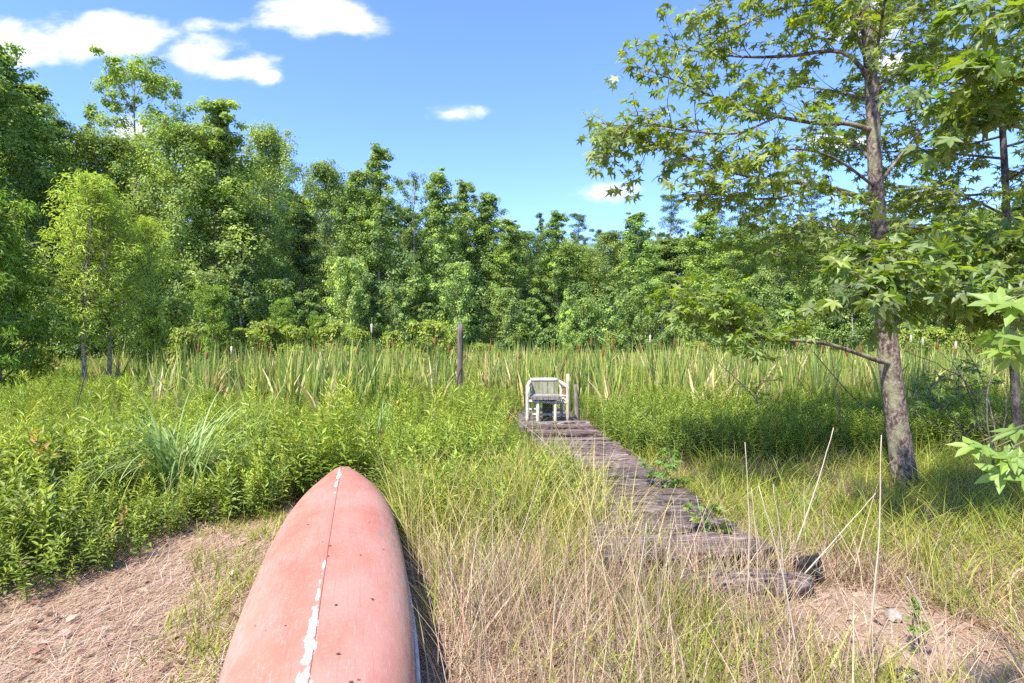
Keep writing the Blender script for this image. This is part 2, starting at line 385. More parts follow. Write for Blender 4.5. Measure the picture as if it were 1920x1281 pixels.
# ------------------------------------------------------------------ boardwalk
DK = .17
NR, FR, NL, FL = np.array([1.63, 3.62]), np.array([1.24, 9.45]), np.array([.62, 3.50]), np.array([.24, 9.45])
def deckpt(u_, v_): return (NL * (1 - v_) + FL * v_) * (1 - u_) + (NR * (1 - v_) + FR * v_) * u_
bw = empty('boardwalk', (.95, 6.5, 0)); tag(bw, 'old boardwalk of purplish weathered cross planks leading through the weeds to the chair', 'boardwalk')
off = np.array([.95, 6.5, 0])
da = Acc(); v0 = 0.0; npl = 27
for k in range(npl):
    v1 = (k + 1) / npl; gap = .0016 + .0055 * rs.rand() ** 1.5
    zz = DK + (rs.rand() - .5) * .034; tl = (rs.rand(2) - .5) * .03; nx_ = 26
    us = np.linspace(-.01 - .05 * rs.rand(), .985 + .06 * rs.rand() - .07 * (rs.rand() < .18), nx_)
    e0 = v0 + gap + np.cumsum((rs.rand(nx_) - .5) * .0011); e1 = v1 - gap + np.cumsum((rs.rand(nx_) - .5) * .0011)
    if rs.rand() < .3:
        c0 = rs.randint(6, 20); e1[c0 - 4:c0 + 4] -= .006 * np.hanning(8)
    rows = []
    for w_, dz in ((0, -.035), (0, -.004), (.06, 0), (.35, .002), (.65, .001), (.94, 0), (1, -.004), (1, -.035)):
        vv = e0 * (1 - w_) + e1 * w_
        p2 = np.array([deckpt(a1, b1) for a1, b1 in zip(us, vv)])
        z_ = zz + dz + (rs.rand(nx_) - .5) * (.006 if 0 < w_ < 1 else .003) + np.linspace(tl[0], tl[1], nx_)
        rows.append(np.column_stack([p2, z_]))
    V = np.array(rows).reshape(-1, 3) - off; nr_ = len(rows); base = da.n
    tint = np.array([1, 1, 1]) * (.62 + .75 * rs.rand()) * (1 + (rs.rand(3) - .5) * .12)
    i = np.arange(nr_ - 1)[:, None] * nx_ + np.arange(nx_ - 1)[None]
    da.add(V, np.stack([i, i + 1, i + 1 + nx_, i + nx_], -1).reshape(-1, 4), tint)
    da.addfaces(base, [[r * nx_ for r in range(nr_)], [r * nx_ + nx_ - 1 for r in range(nr_)][::-1]])
    v0 = v1
M_deck = woodmat('weathered_purple_wood', [(.38, (.022, .015, .015)), (.46, (.085, .058, .055)), (.54, (.155, .115, .108)), (.64, (.38, .315, .295))], (2.6, 26, 8), 3.4)
M_grey = woodmat('weathered_grey_wood', [(.30, (.05, .043, .036)), (.46, (.15, .13, .115)), (.6, (.27, .25, .22)), (.75, (.42, .40, .36))], (9, 9, 1.2), 6)
da.build('deck', M_deck, bw)
for u_ in (.06, .94):
    b_ = Acc(); a1 = deckpt(u_, .01); a2 = deckpt(u_, .99)
    n_ = 12; pts = [np.array([*(a1 * (1 - q) + a2 * q), DK - .10]) - off for q in np.linspace(0, 1, n_)]
    tube(b_, pts, .06, 4, (.7, .7, .7), True, .1); b_.build('support_beam', M_deck, bw)
for u_, v_q in ((.06, .02), (.94, .02), (.06, .5), (.94, .5), (.06, .97), (.94, .97)):
    b_ = Acc(); a1 = deckpt(u_, v_q); box(b_, np.array([a1[0], a1[1], .0]) - off, (.1, .1, .16), (.7, .7, .7), None, .01); b_.build('footing', M_grey, bw)
# lower platform under the chair
pl = empty('chair_platform', (.62, 10.5, 0)); tag(pl, 'low grey plank platform at the boardwalk end under the log chair', 'platform')
pa = Acc()
for k in range(9):
    box(pa, (.06, -.92 + k * .225, .07 + (rs.rand() - .5) * .01), (.92 + rs.rand() * .08, .205, .035), np.ones(3) * (.8 + .4 * rs.rand()), R3('Z', (rs.rand() - .5) * .02), .006)
pa.build('planks', M_deck, pl)
for x in (-.45, .45):
    b_ = Acc(); box(b_, (x, 0, .012), (.09, 1.9, .08), (.7, .7, .7)); b_.build('support_beam', M_grey, pl)
# near sill log
sa = Acc(); tube(sa, bez([(-.48, .03, .07), (-.15, -.01, .085), (.15, .0, .08), (.42, .03, .07)], 14), [.055, .07, .075, .08, .078, .08, .076, .08, .078, .074, .07, .072, .066, .05], 10, (1, 1, 1), True, .22)
o = sa.build('log_step', M_deck, None, True); p_ = G(1345, 1085); o.location = (p_[0] + .05, 3.34, -.005); o.rotation_euler = (0, 0, .04)
tag(o, 'short weathered log lying across the near end of the boardwalk', 'log')

# ------------------------------------------------------------------ log chair
M_peel = woodmat('peeled_log', [(.3, (.28, .25, .19)), (.48, (.45, .42, .35)), (.62, (.60, .57, .50)), (.8, (.66, .64, .58))], (5, 5, 1.5), 6, .75)
M_board = woodmat('mossy_board', [(.3, (.13, .13, .08)), (.48, (.20, .20, .135)), (.62, (.26, .255, .19)), (.8, (.33, .32, .26))], (5, 5, 1.2), 5, .8)
CH = np.array([.60, 9.93, .088]); ch = empty('log_chair', CH, 0.03)
tag(ch, 'rustic armchair of peeled whitish logs with mossy back boards at the boardwalk end', 'chair')
def log(name, a_, b_, r, mat=None, parent=None, col=(1, 1, 1)):
    q = Acc(); pts = bez([a_, (np.array(a_) * .5 + np.array(b_) * .5) + (rs.rand(3) - .5) * .008, b_], 7)
    rr = np.full(7, r) * (1 + (rs.rand(7) - .5) * .10); rr[0] *= .86; rr[-1] *= .86
    tube(q, pts, rr, 12, col, True, .05); return q.build(name, mat or M_peel, parent or ch, True)
log('leg', (-.345, -.24, 0), (-.345, -.24, .635), .030); log('leg', (.345, -.24, 0), (.35, -.22, .86), .033, col=(.85, .75, .68))
log('leg', (-.30, .26, 0), (-.285, .30, .70), .028); log('leg', (.30, .26, 0), (.285, .30, .70), .028)
log('armrest', (-.350, -.25, .63), (-.262, .30, .70), .030); log('armrest', (.345, -.24, .635), (.262, .30, .70), .028)
log('top_rail', (-.27, .30, .725), (.235, .30, .725), .036)
log('side_rail', (-.345, -.24, .40), (-.30, .27, .40), .024); log('side_rail', (.345, -.24, .40), (.30, .27, .40), .024)
log('front_rail', (-.345, -.235, .40), (.345, -.235, .36), .026); log('seat_rail', (-.35, -.05, .465), (.35, -.05, .465), .024)
log('front_leg', (-.175, -.30, 0), (-.165, -.28, .435), .032); log('front_leg', (.125, -.30, 0), (.13, -.28, .435), .030, col=(.93, .97, .9))
log('stretcher', (-.345, -.16, .16), (.34, -.16, .15), .020); log('stretcher', (-.30, .26, .20), (.30, .26, .19), .022)
sa = Acc()
for k in range(5): box(sa, (-.03 + (rs.rand() - .5) * .02, -.27 + k * .115, .47 + (rs.rand() - .5) * .006), (.52, .105, .026), np.ones(3) * (.85 + .25 * rs.rand()), None, .008)
box(sa, (-.03, -.34, .455), (.50, .03, .05), (.8, .82, .85), None, .008)
sa.build('seat', M_grey, ch)
ba = Acc(); Rb = R3('X', -.12)
for k, (x, w_) in enumerate(((-.175, .13), (-.03, .155), (.105, .105), (.19, .06))): box(ba, (x, .275, .585), (w_ - .008, .022, .21), np.ones(3) * (.75 + .4 * rs.rand()), Rb, .006)
ba.build('backrest', M_board, ch)
ba = Acc(); box(ba, (.02, .05, .19), (.17, .05, .30), (.6, .6, .6), None, .01); box(ba, (.02, .05, .365), (.30, .06, .04), (.6, .6, .6)); ba.build('centre_support', M_board, ch)

# ------------------------------------------------------------------ posts, stake, planks, litter
M_post = woodmat('post_wood', [(.3, (.055, .042, .034)), (.48, (.12, .095, .08)), (.62, (.20, .165, .145)), (.8, (.34, .30, .27))], (12, 12, .8), 6)
q = Acc(); pts = [(0, 0, -.1), (0, 0, .5), (.005, 0, 1.2), (.012, 0, 1.88)]; tube(q, bez(pts, 12), .062, 12, (1, 1, 1), True, .10)
o = q.build('wooden_post', M_post, None, True); p_ = P(862, 640, 12.3); o.location = (p_[0], 12.3, 0)
tag(o, 'tall square dark wooden post standing alone in the weeds left of the chair', 'post')
q = Acc(); tube(q, bez([(0, 0, -.1), (-.01, 0, .3), (-.03, 0, .70)], 8), [.05, .05, .048, .05, .045, .045, .04, .03], 8, (1, 1, 1), True, .25)
o = q.build('rotted_stake', M_grey, None, True); p_ = P(1082, 640, 10.6); o.location = (p_[0], 10.6, 0)
tag(o, 'short rotted grey stake standing just right of the log chair', 'stake')
q = Acc(); box(q, (0, 0, 0), (.78, .16, .05), (.6, .6, .6), None, .02)
for k in range(6): box(q, (-.33 + k * .13, (rs.rand() - .5) * .03, .03), (.12, .15, .018), np.ones(3) * (.5 + .5 * rs.rand()), R3('Z', (rs.rand() - .5) * .2), .01)
o = q.build('fallen_board', M_post); p_ = P(905, 748, 11.6); o.location = tuple(p_); tag(o, 'dark rotting board lying among the weeds between post and chair', 'board')
for k_s in (-.3, .3):
    q = Acc(); tube(q, [(0, 0, -.31), (0, 0, -.03)], .03, 8, (.6, .6, .6)); o2 = q.build('support_stub', M_post); o2.parent = o; o2.location = (k_s, 0, 0)
m, t = newmat('pale_stone'); finish(t, ramp(t, noise(t, objvec(t), 30, 6), [(.35, (.20, .16, .135)), (.6, (.36, .31, .27))]), .9, noise(t, objvec(t), 60, 5), .6, .006)
def stone(px, py, r, lab, flat=.5, seed=0):
    import bmesh
    bm = bmesh.new(); bmesh.ops.create_icosphere(bm, subdivisions=3, radius=r); g = np.random.RandomState(seed); ax_ = [nrm(g.randn(3)) for _ in range(9)]; dd = g.rand(9) * .35 + .55
    for v in bm.verts:
        for a_, d_ in zip(ax_, dd):
            k = v.co.dot(Vector(a_)); 
            if k > d_ * r: v.co -= Vector(a_) * (k - d_ * r)
        v.co.z *= flat
    me = bpy.data.meshes.new('stone'); bm.to_mesh(me); bm.free(); me.materials.append(m); o = meshobj('stone', me); p_ = G(px, py); o.location = (p_[0], p_[1], gz(p_[0], p_[1]) + r * flat * .5); tag(o, lab, 'stone', 'pale stones on bare ground')
stone(1675, 1155, .045, 'larger pale angular stone on the bare dirt at lower right', .9, 3)
stone(1603, 1152, .020, 'tiny pale pebble on the dirt left of the larger stone', .6, 5)
stone(188, 1155, .028, 'small whitish flat stone on the straw path at left', .45, 7)
m, t = newmat('black_plastic'); finish(t, ramp(t, noise(t, objvec(t), 25, 4), [(.4, (.012, .013, .015)), (.65, (.05, .052, .06))]), .35, noise(t, objvec(t), 20, 4), .8, .01, .5)
q = Acc(); nn = 14; g = np.linspace(-1, 1, nn); XX, YY = np.meshgrid(g, g)
ZZ = .03 + .02 * np.sin(XX * 3 + YY * 2) + .015 * rs.rand(nn, nn); i = np.arange(nn - 1)[:, None] * nn + np.arange(nn - 1)[None]
q.add(np.stack([XX * .09 * (1 - .25 * YY ** 2), YY * .05 * (1 - .2 * XX ** 2), ZZ * (1 - .6 * np.maximum(abs(XX), abs(YY)) ** 3)], -1).reshape(-1, 3), np.stack([i, i + 1, i + 1 + nn, i + nn], -1).reshape(-1, 4))
o = q.build('plastic_scrap', m, None, True); p_ = G(1695, 1262); o.location = (p_[0], p_[1], gz(p_[0], p_[1])); tag(o, 'crumpled scrap of black plastic on the dirt at the bottom right edge', 'plastic scrap')
so_ = o.modifiers.new('t', 'SOLIDIFY'); so_.thickness = .004
q = Acc()
for k in range(2):
    a_ = np.linspace(0, 2 * np.pi, 20, endpoint=False)
rr = [(.07, 0), (.085, .12), (.092, .12), (.078, .0)]
prof = [(.0, .0), (.06, .0), (.078, .13), (.086, .13), (.086, .142), (.072, .142), (.055, .012), (0, .012)]
ang = np.linspace(0, 2 * np.pi, 24, endpoint=False); V = [(r_ * math.cos(a1), r_ * math.sin(a1), z_) for r_, z_ in prof for a1 in ang]
i = np.arange(len(prof) - 1)[:, None] * 24; j = np.arange(24)[None]; k_ = (j + 1) % 24
q.add(V, np.stack([i + j, i + k_, i + 24 + k_, i + 24 + j], -1).reshape(-1, 4))
o = q.build('plant_pot', m, None, True); p_ = G(1500, 1088); o.location = (p_[0], p_[1] + .05, .06); o.rotation_euler = (1.35, .2, .9)
tag(o, 'black plastic plant pot tipped over beside the near end of the boardwalk', 'plant pot')

# ------------------------------------------------------------------ leaf templates
T_card = np.array([(0, 0, 0), (.42, .45, .06), (0, 1, -.05), (-.42, .5, .06)]); F_card = [[[0, 1, 2, 3]]]
T_lance = np.array([(0, 0, 0), (.13, .33, .045), (0, .38, .0), (-.13, .33, .045), (0.015, 1, -.16), (.10, .62, .0), (0, .68, -.045), (-.10, .62, .0)])
F_lance = [np.array([[0, 1, 2], [0, 2, 3], [5, 4, 6], [6, 4, 7]]), np.array([[1, 5, 6, 2], [2, 6, 7, 3]])]
T_thin = np.array([(0, 0, 0), (.06, .4, .02), (0, 1, -.10), (-.06, .4, .02)])
def star_leaf(detail):
    angs = [90, 90 - 56, 90 + 56, 90 - 118, 90 + 118]; order = [3, 1, 0, 2, 4]; rad = [.66, .66, .58, .58, .42]
    V = [(0, 0, 0)]; Fq = []; cy = 0.0
    notch = [-90 + 8, 90 - 87, 90 - 28, 90 + 28, 90 + 87, 270 - 8]; nr = [.13, .235, .24, .24, .235, .13]
    nz_ = []
    for a1, r in zip(notch, nr): V.append((r * math.cos(math.radians(a1)), r * math.sin(math.radians(a1)), .01)); nz_.append(len(V) - 1)
    for k, idx in enumerate(order):
        a1 = math.radians(angs[idx]); r = rad[idx]; c_, s_ = math.cos(a1), math.sin(a1)
        V.append((r * c_, r * s_, -.10 * r)); tip = len(V) - 1
        if detail:
            for sg in (-1, 1):
                w_ = .105 * (r / .6); rr_ = r * .58; V.append((rr_ * c_ - sg * w_ * s_, rr_ * s_ + sg * w_ * c_, .0))
            V.append((r * .5 * c_, r * .5 * s_, -.035)); mid = len(V) - 1
            s1, s2 = mid - 2, mid - 1
            Fq += [[0, nz_[k], s1, mid], [mid, s1, tip, tip], [0, mid, s2, nz_[k + 1]], [mid, tip, s2, s2]]
        else: Fq.append([0, nz_[k], tip, nz_[k + 1]])
    V = np.array(V); V[:, 1] += .12
    V[0, 2] = -.02
    q4 = [f for f in Fq if len(set(f)) == 4]; q3 = [list(dict.fromkeys(f)) for f in Fq if len(set(f)) == 3]
    return V, [np.array(q4)] + ([np.array(q3)] if q3 else [])
T_star, F_star = star_leaf(False); T_starD, F_starD = star_leaf(True)

def plant_template(n_leaf, h, L, wid, seed, thin=False, top=.4, droop=.5):
    """an upright herb: stem and leaves in whorls; returns arrays"""
    g = np.random.RandomState(seed); a = Acc()
    st = bez([(0, 0, 0), (g.randn() * .03, g.randn() * .03, h * .5), (g.randn() * .05, g.randn() * .05, h)], 5)
    tube(a, st, [.004, .0035, .003, .002, .001], 3, (.75, .72, .8), False)
    k = np.arange(n_leaf); tt = .12 + .88 * ((k + .5) / n_leaf) ** .8
    pos = np.stack([np.interp(tt, np.linspace(0, 1, 5), st[:, q]) for q in range(3)], 1)
    az = k * 2.4 + g.rand(n_leaf) * .6; el = (.15 + .9 * tt ** 2.5) + (g.rand(n_leaf) - .5) * .5 - droop * .2
    d = np.stack([np.cos(az) * np.cos(el), np.sin(az) * np.cos(el), np.sin(el)], 1)
    nn_ = np.stack([-np.cos(az) * np.sin(el), -np.sin(az) * np.sin(el), np.cos(el)], 1) + g.randn(n_leaf, 3) * .22
    sz = L * (1 - top * tt ** 2) * (.75 + .5 * g.rand(n_leaf))
    sc = np.stack([sz * wid, sz, sz], 1)
    col = (1 + (g.rand(n_leaf, 1) - .5) * .3) * (np.array([.72, .80, .75]) * (1 - tt[:, None]) + np.array([1.22, 1.15, 1.0]) * tt[:, None])   # young tip leaves are lighter and yellower
    scatter(a, T_thin if thin else T_lance, [np.array([[0, 1, 2, 3]])] if thin else F_lance, pos, frames(d, nn_), sc, col)
    return a
def scatter_acc(acc, tpl, pos, rz, sc, tint, tilt=None, ta=None):
    V = np.concatenate(tpl.V); Cc = np.concatenate(tpl.C)
    L = tpl.L; K = tpl.K; Fs = [l.reshape(-1, k[0]) for l, k in zip(L, K) if len(k)]
    fr = rotz_frames(rz, tilt, ta); n = len(V); N_ = len(pos)
    sc = sc[:, None] * np.ones(3) if sc.ndim == 1 else sc
    VV = np.einsum('nsi,nij->nsj', V[None] * sc[:, None, :], fr) + pos[:, None]
    cc = Cc[None] * tint[:, None]
    base = acc.n; acc.V.append(VV.reshape(-1, 3).astype(np.float32)); acc.C.append(cc.reshape(-1, 3).astype(np.float32)); acc.n += n * N_
    for f in Fs: acc.addfaces(base, (np.arange(N_)[:, None, None] * n + f[None]).reshape(-1, f.shape[1]))

# ------------------------------------------------------------------ zones
def on_canoe(x, y, marg=.0):
    dx = x - CC[0]; dy = y - CC[1]; s = (dx * AXD[0] + dy * AXD[1]) / HALF; l = dx * AXD[1] - dy * AXD[0]
    w = .41 * np.maximum(0, 1 - np.abs(s) ** 2.25) ** .88 + marg
    return (np.abs(s) < 1.0) & (np.abs(l) < w)
def on_deck(x, y, m_=.0):
    v_ = (y - 3.56) / (9.45 - 3.56); l = .62 + (.24 - .62) * v_; r = 1.63 + (1.24 - 1.63) * v_
    a = (v_ > 0) & (v_ < 1) & (x > l - m_) & (x < r + m_)
    return a | ((y > 9.3) & (y < 11.6) & (x > .02 - m_) & (x < 1.22 + m_))
PATH_E = np.array([(2.0, -3.6), (3.0, -2.95), (3.3, -2.62), (4.0, -2.50), (4.45, -2.42), (4.75, -2.1), (5.1, -1.95), (5.6, -1.95)])  # y -> x of the herbs' edge
def tuftgap(x, y): return 1 - .72 * np.exp(-(((x + 3.05) / .5) ** 2 + ((y - 4.95) / .6) ** 2))
def left_edge(y): return np.interp(y, PATH_E[:, 0], PATH_E[:, 1])
def rand_in(n, x0, x1, y0, y1): return rs.uniform(x0, x1, n), rs.uniform(y0, y1, n)
def in_view(x, y, m_=.25): return np.abs(x) < (.92 * y + .5 + m_)
def P3(x, y): return np.stack([x, y, gz(x, y)], 1)

# leafy dark herbs, near left and behind the canoe
g1 = (.070, .130, .020); g2 = (.10, .175, .026); g3 = (.14, .215, .030)
H = [plant_template(26, .5, .115, 1.0, s_) for s_ in (1, 2, 3, 4, 5)]
Hm = [plant_template(34, .55, .085, .8, s_) for s_ in (6, 7, 8, 9)]
Hf = [plant_template(60, .7, .085, 1.5, s_, True, .3) for s_ in (11, 12, 13, 14)]
acc = Acc()
x, y = rand_in(10500, -8, 0.35, 2.6, 8.4)
dl = left_edge(y) - x
ok = np.where(y < 5.4, dl > .0, True) & ~on_canoe(x, y, .06) & ~on_deck(x, y, .16) & in_view(x, y)
ok &= ~((x > -1.25) & (y < 5.15 + (x + 1.2) * .45 + .5 * vnoise(x, y, 1.5, 17)))
ok &= (rs.rand(len(x)) < .66 - .42 * smooth(5.6, 6.6, y) * smooth(-1.2, -2.4, x))
x, y, dl = x[ok], y[ok], dl[ok]
edge = np.where(y < 5.4, smooth(0, .7, dl), 1.0)
hs = (.50 + .48 * edge) * (.65 + .6 * rs.rand(len(x))) * (.50 + .80 * vnoise(x, y, 1.0, 9)) * tuftgap(x, y) * (1 - .45 * smooth(.5, .1, np.abs(x - .25)) * (y > 5.5))
tn = pick([(.13, .19, .028), (.18, .25, .034), (.235, .30, .042), (.09, .14, .024)], [3, 4, 2.6, 1.2], len(x))
tn *= (1 + smooth(4.5, 8, y) * .3)[:, None]
cf = smooth(4.2, 6.5, y + (vnoise(x, y, .8, 4) - .5) * 3)
kind = np.where(rs.rand(len(x)) < cf, 1, 0)
for k in range(5):
    s_ = (kind == 0) & (np.arange(len(x)) % 5 == k)
    scatter_acc(acc, H[k], P3(x, y)[s_], rs.rand(s_.sum()) * 6.28, hs[s_], tn[s_], rs.rand(s_.sum()) * .35, rs.rand(s_.sum()) * 6.28)
for k in range(4):
    s_ = (kind == 1) & (np.arange(len(x)) % 4 == k)
    scatter_acc(acc, Hm[k], P3(x, y)[s_], rs.rand(s_.sum()) * 6.28, hs[s_] * .82, tn[s_] * 1.1, rs.rand(s_.sum()) * .3, rs.rand(s_.sum()) * 6.28)
s_ = rs.rand(len(x)) < .10; pz = P3(x, y)[s_]; q_ = s_.sum()
scatter_acc(acc, Hf[0], pz, rs.rand(q_) * 6.28, hs[s_] * 1.15, pick([(.22, .29, .04), (.27, .33, .05)], [1, 1], q_), rs.rand(q_) * .3, rs.rand(q_) * 6.28)
s_ = rs.rand(len(x)) < .012; pz = P3(x, y)[s_]; q_ = s_.sum()
scatter_acc(acc, H[1], pz, rs.rand(q_) * 6.28, hs[s_] * 1.05, pick([(.36, .30, .06), (.34, .20, .08)], [1, 1], q_), rs.rand(q_) * .3, rs.rand(q_) * 6.28)
# scattered herbs in the grass between canoe and boardwalk
xg, yg = rand_in(520, -1.15, .6, 4.0, 5.9); ok = (rs.rand(520) < smooth(3.9, 5.2, yg)) & ~on_deck(xg, yg, -.1) & ~on_canoe(xg, yg, .05); xg, yg = xg[ok], yg[ok]
for k in range(4):
    s_ = np.arange(len(xg)) % 4 == k; q_ = s_.sum(); scatter_acc(acc, (Hm + H)[k * 2], P3(xg, yg)[s_], rs.rand(q_) * 6.28, rs.uniform(.45, .95, q_), pick([(.12, .19, .03), (.18, .25, .034), (.23, .29, .045)], [2, 3, 2], q_), rs.rand(q_) * .4, rs.rand(q_) * 6.28)
# short leafy herbs right of the boardwalk, below the bright band
x, y = rand_in(4200, 1.2, 10, 6.4, 9.6); yl = 6.9 + .25 * np.abs(x - 3)
ok = ~on_deck(x, y, .02) & in_view(x, y) & (y > yl - .5 * vnoise(x, y, 1, 3)); x, y = x[ok], y[ok]
hs = .95 * (.8 + .4 * rs.rand(len(x))); tn = pick([(.12, .185, .03), (.165, .235, .034), (.21, .28, .04)], [3, 4, 2], len(x))
for k in range(4):
    s_ = np.arange(len(x)) % 4 == k
    scatter_acc(acc, Hm[k], P3(x, y)[s_], rs.rand(s_.sum()) * 6.28, hs[s_], tn[s_], rs.rand(s_.sum()) * .3, rs.rand(s_.sum()) * 6.28)
tag(acc.build('leafy_weeds', M_herb), 'dense knee-high broad-leaved green weeds around the canoe and the boardwalk', 'weeds', kind='stuff')
# bright feathery weeds further back
acc = Acc()
x, y = rand_in(30000, -20, 22, 6.6, 20)
lft = x < .3
ok = ~on_deck(x, y, .14) & in_view(x, y) & np.where(lft, y > 5.6 + .9 * vnoise(x, y, .9, 8) + smooth(-2.6, -1.2, x) * 1.0, y > 8.6 + .6 * vnoise(x, y, .9, 8)) & (rs.rand(len(x)) < np.where(y > 11.5, .6, .85))
x, y = x[ok], y[ok]; lft = x < .3
hs = (.85 + .30 * rs.rand(len(x))) * (.55 + .75 * vnoise(x, y, .9, 12)) * np.where(lft, .80 + .12 * smooth(9, 12, y), .88) * (1 - .35 * smooth(1.6, .6, np.abs(x - .7))) * tuftgap(x, y)
tn = pick([(.18, .26, .026), (.22, .30, .034), (.14, .225, .026), (.25, .30, .06)], [4, 3, 3, 1.2], len(x), .14)
for k in range(4):
    s_ = np.arange(len(x)) % 4 == k
    scatter_acc(acc, Hf[k], P3(x, y)[s_], rs.rand(s_.sum()) * 6.28, hs[s_], tn[s_], rs.rand(s_.sum()) * .25, rs.rand(s_.sum()) * 6.28)
tag(acc.build('feathery_weeds', M_herb), 'bright yellow-green feathery weeds filling the ground before the cattails', 'weeds', kind='stuff')

# ------------------------------------------------------------------ grasses
GREEN = [(.18, .235, .032), (.235, .275, .042), (.29, .30, .065), (.13, .195, .03)]
DRY = [(.34, .245, .165), (.48, .37, .27), (.23, .155, .105), (.28, .14, .08), (.38, .31, .15)]
def grass_zone(acc, n, x0, x1, y0, y1, mask, hmin, hmax, w, cols, probs, bend=(.2, 1.3), lean=.35, K=4, clump=.35, tufts=None):
    if tufts:
        tx, ty = rand_in(tufts, x0, x1, y0, y1); j = rs.randint(0, tufts, n)
        x = tx[j] + rs.randn(n) * clump * .22; y = ty[j] + rs.randn(n) * clump * .22
        hk = (.7 + .6 * rs.rand(tufts))[j]; ck = (.8 + .4 * rs.rand(tufts))[j]
    else:
        x, y = rand_in(n, x0, x1, y0, y1); hk = np.ones(n); ck = np.ones(n)
    ok = mask(x, y) & ~on_canoe(x, y, .03) & in_view(x, y); x, y, hk, ck = x[ok], y[ok], hk[ok], ck[ok]; n = len(x)
    h = rs.uniform(hmin, hmax, n) * hk; c = pick(cols, probs, n) * ck[:, None]
    blades(acc, P3(x, y), h, rs.rand(n) * 6.283, rs.rand(n) * lean, rs.uniform(*bend, n), w * (.6 + .8 * rs.rand(n)), c, K, c * np.array([1.15, 1.1, 1.0]), 1.6, rs.rand(n) * 6.283)
    return n
dirt = lambda x, y: (((x - 2.0) + (y - 3.0) * .10) / .50) ** 2 + ((y - 3.0) / .52) ** 2 < .8 + .5 * vnoise(x, y, 5, 7)
overdeck = lambda x, y: (x < .62 - .0645 * (y - 3.56) + .08 + .62 * vnoise(x, y, 1.7, 51) * smooth(6.6, 5.0, y)) | (x > 1.63 - .066 * (y - 3.56) - .16 * vnoise(x, y, 2.2, 52))
rightg = lambda x, y: (x > np.interp(y, [2, 3, 4, 5, 6, 6.6], [-.7, -.75, -.85, -1.0, -1.25, -1.3])) & (~on_deck(x, y, -.02) | overdeck(x, y)) & (y < np.where(x < .3, 5.75 + x * .3, 8.2)) & ~dirt(x, y)
greenish = lambda x, y: vnoise(x, y, .9, 21)
acc = Acc()
# green part: strong at the back and beside the canoe's right shoulder and the far right
mixn = lambda x, y: .6 * vnoise(x, y, 1.3, 21) + .4 * vnoise(x, y, 4.5, 22)
pg = lambda x, y: np.clip(.33 + .60 * smooth(3.3, 4.8, y) + .10 * smooth(1.6, 3.2, x) * smooth(2.6, 3.4, y) + (mixn(x, y) - .5) * 2.4, .06, 1)
gm = lambda x, y: rightg(x, y) & (rs.rand(len(x)) < pg(x, y))
grass_zone(acc, 46000, -1.4, 7.5, 2.0, 8.2, gm, .10, .42, .0062, GREEN, [3, 3, 3, 1], (.2, 2.0), .8, 5, .5, 1500)
grass_zone(acc, 15000, -1.4, 0.8, 4.2, 7.2, gm, .18, .60, .0075, GREEN, [3, 3, 3, 1], (.3, 2.0), .7, 5, .6, 230)
grass_zone(acc, 2600, -1.3, 0.9, 3.6, 6.0, rightg, .3, .75, .0055, [(.48, .40, .24), (.42, .38, .16)], [1, 1], (.1, 1.2), .7, 5, .6, 160)
grass_zone(acc, 14000, 1.6, 7.5, 2.3, 7.5, gm, .20, .52, .0062, GREEN, [3, 3, 3, 1], (.4, 2.0), .6, 5, .5, 260)
# sparse green near path and canoe left side
sp = lambda x, y: (x > left_edge(y) - .1) & (x < 0) & (y < 4.9) & (x > np.interp(y, [2, 3.2, 4.5], [-1.65, -1.85, -2.5]))
grass_zone(acc, 3000, -2.6, -1.0, 2.1, 4.9, sp, .06, .22, .0055, GREEN, [2, 3, 3, 0], (.3, 1.8), .9, 4, .35, 110)
# grass blades amongst weeds and the marsh
mg = lambda x, y: ~on_deck(x, y, .0) & ((x < .2) | (y > 7.5)) & ((x < left_edge(y) - .3) | (y > 5.4))
grass_zone(acc, 10000, -12, 12, 3.2, 13.5, mg, .35, .95, .0075, [(.20, .27, .04), (.26, .31, .055), (.16, .24, .04), (.40, .36, .18)], [3, 3, 2, 1.6], (.2, 1.6), .35, 5, .5, 1500)
tag(acc.build('green_grass', M_grass), 'fine green and yellow-green grass growing through the clearing', 'grass', kind='stuff')
acc = Acc()
dm = lambda x, y: rightg(x, y) & (rs.rand(len(x)) < np.clip(1.15 - pg(x, y), .15, 1))
grass_zone(acc, 52000, -1.3, 7.5, 2.0, 8.2, dm, .08, .34, .0042, DRY, [3, 3, 2, 1.6, 1.5], (.4, 3.0), 1.35, 5, .6, 1700)
grass_zone(acc, 34000, 1.4, 7.5, 2.2, 8.0, dm, .12, .48, .0042, DRY, [2, 2, 2, 2.6, 2], (.8, 3.0), 1.2, 5, .5, 420)
grass_zone(acc, 6000, -.9, 2.2, 2.05, 3.7, dm, .25, .60, .0042, DRY, [2, 5, 1, .3, 1.5], (-.1, .7), .75, 4, .7, 170)
# flattened thatch under it
nt_ = 30000; x, y = rand_in(nt_, -1.0, 5.5, 2.0, 6.2); ok = rightg(x, y) & ~on_canoe(x, y, .03) & in_view(x, y); x, y = x[ok], y[ok]; nt_ = len(x)
blades(acc, P3(x, y) + np.array([0, 0, .02]) * rs.rand(nt_, 1), rs.uniform(.1, .32, nt_), rs.rand(nt_) * 6.28, rs.uniform(1.1, 1.5, nt_), rs.randn(nt_) * .4, .0045 * (.6 + .8 * rs.rand(nt_)), pick(DRY, [3, 3, 2, 1.2, 1], nt_), 3, None, 1.6)
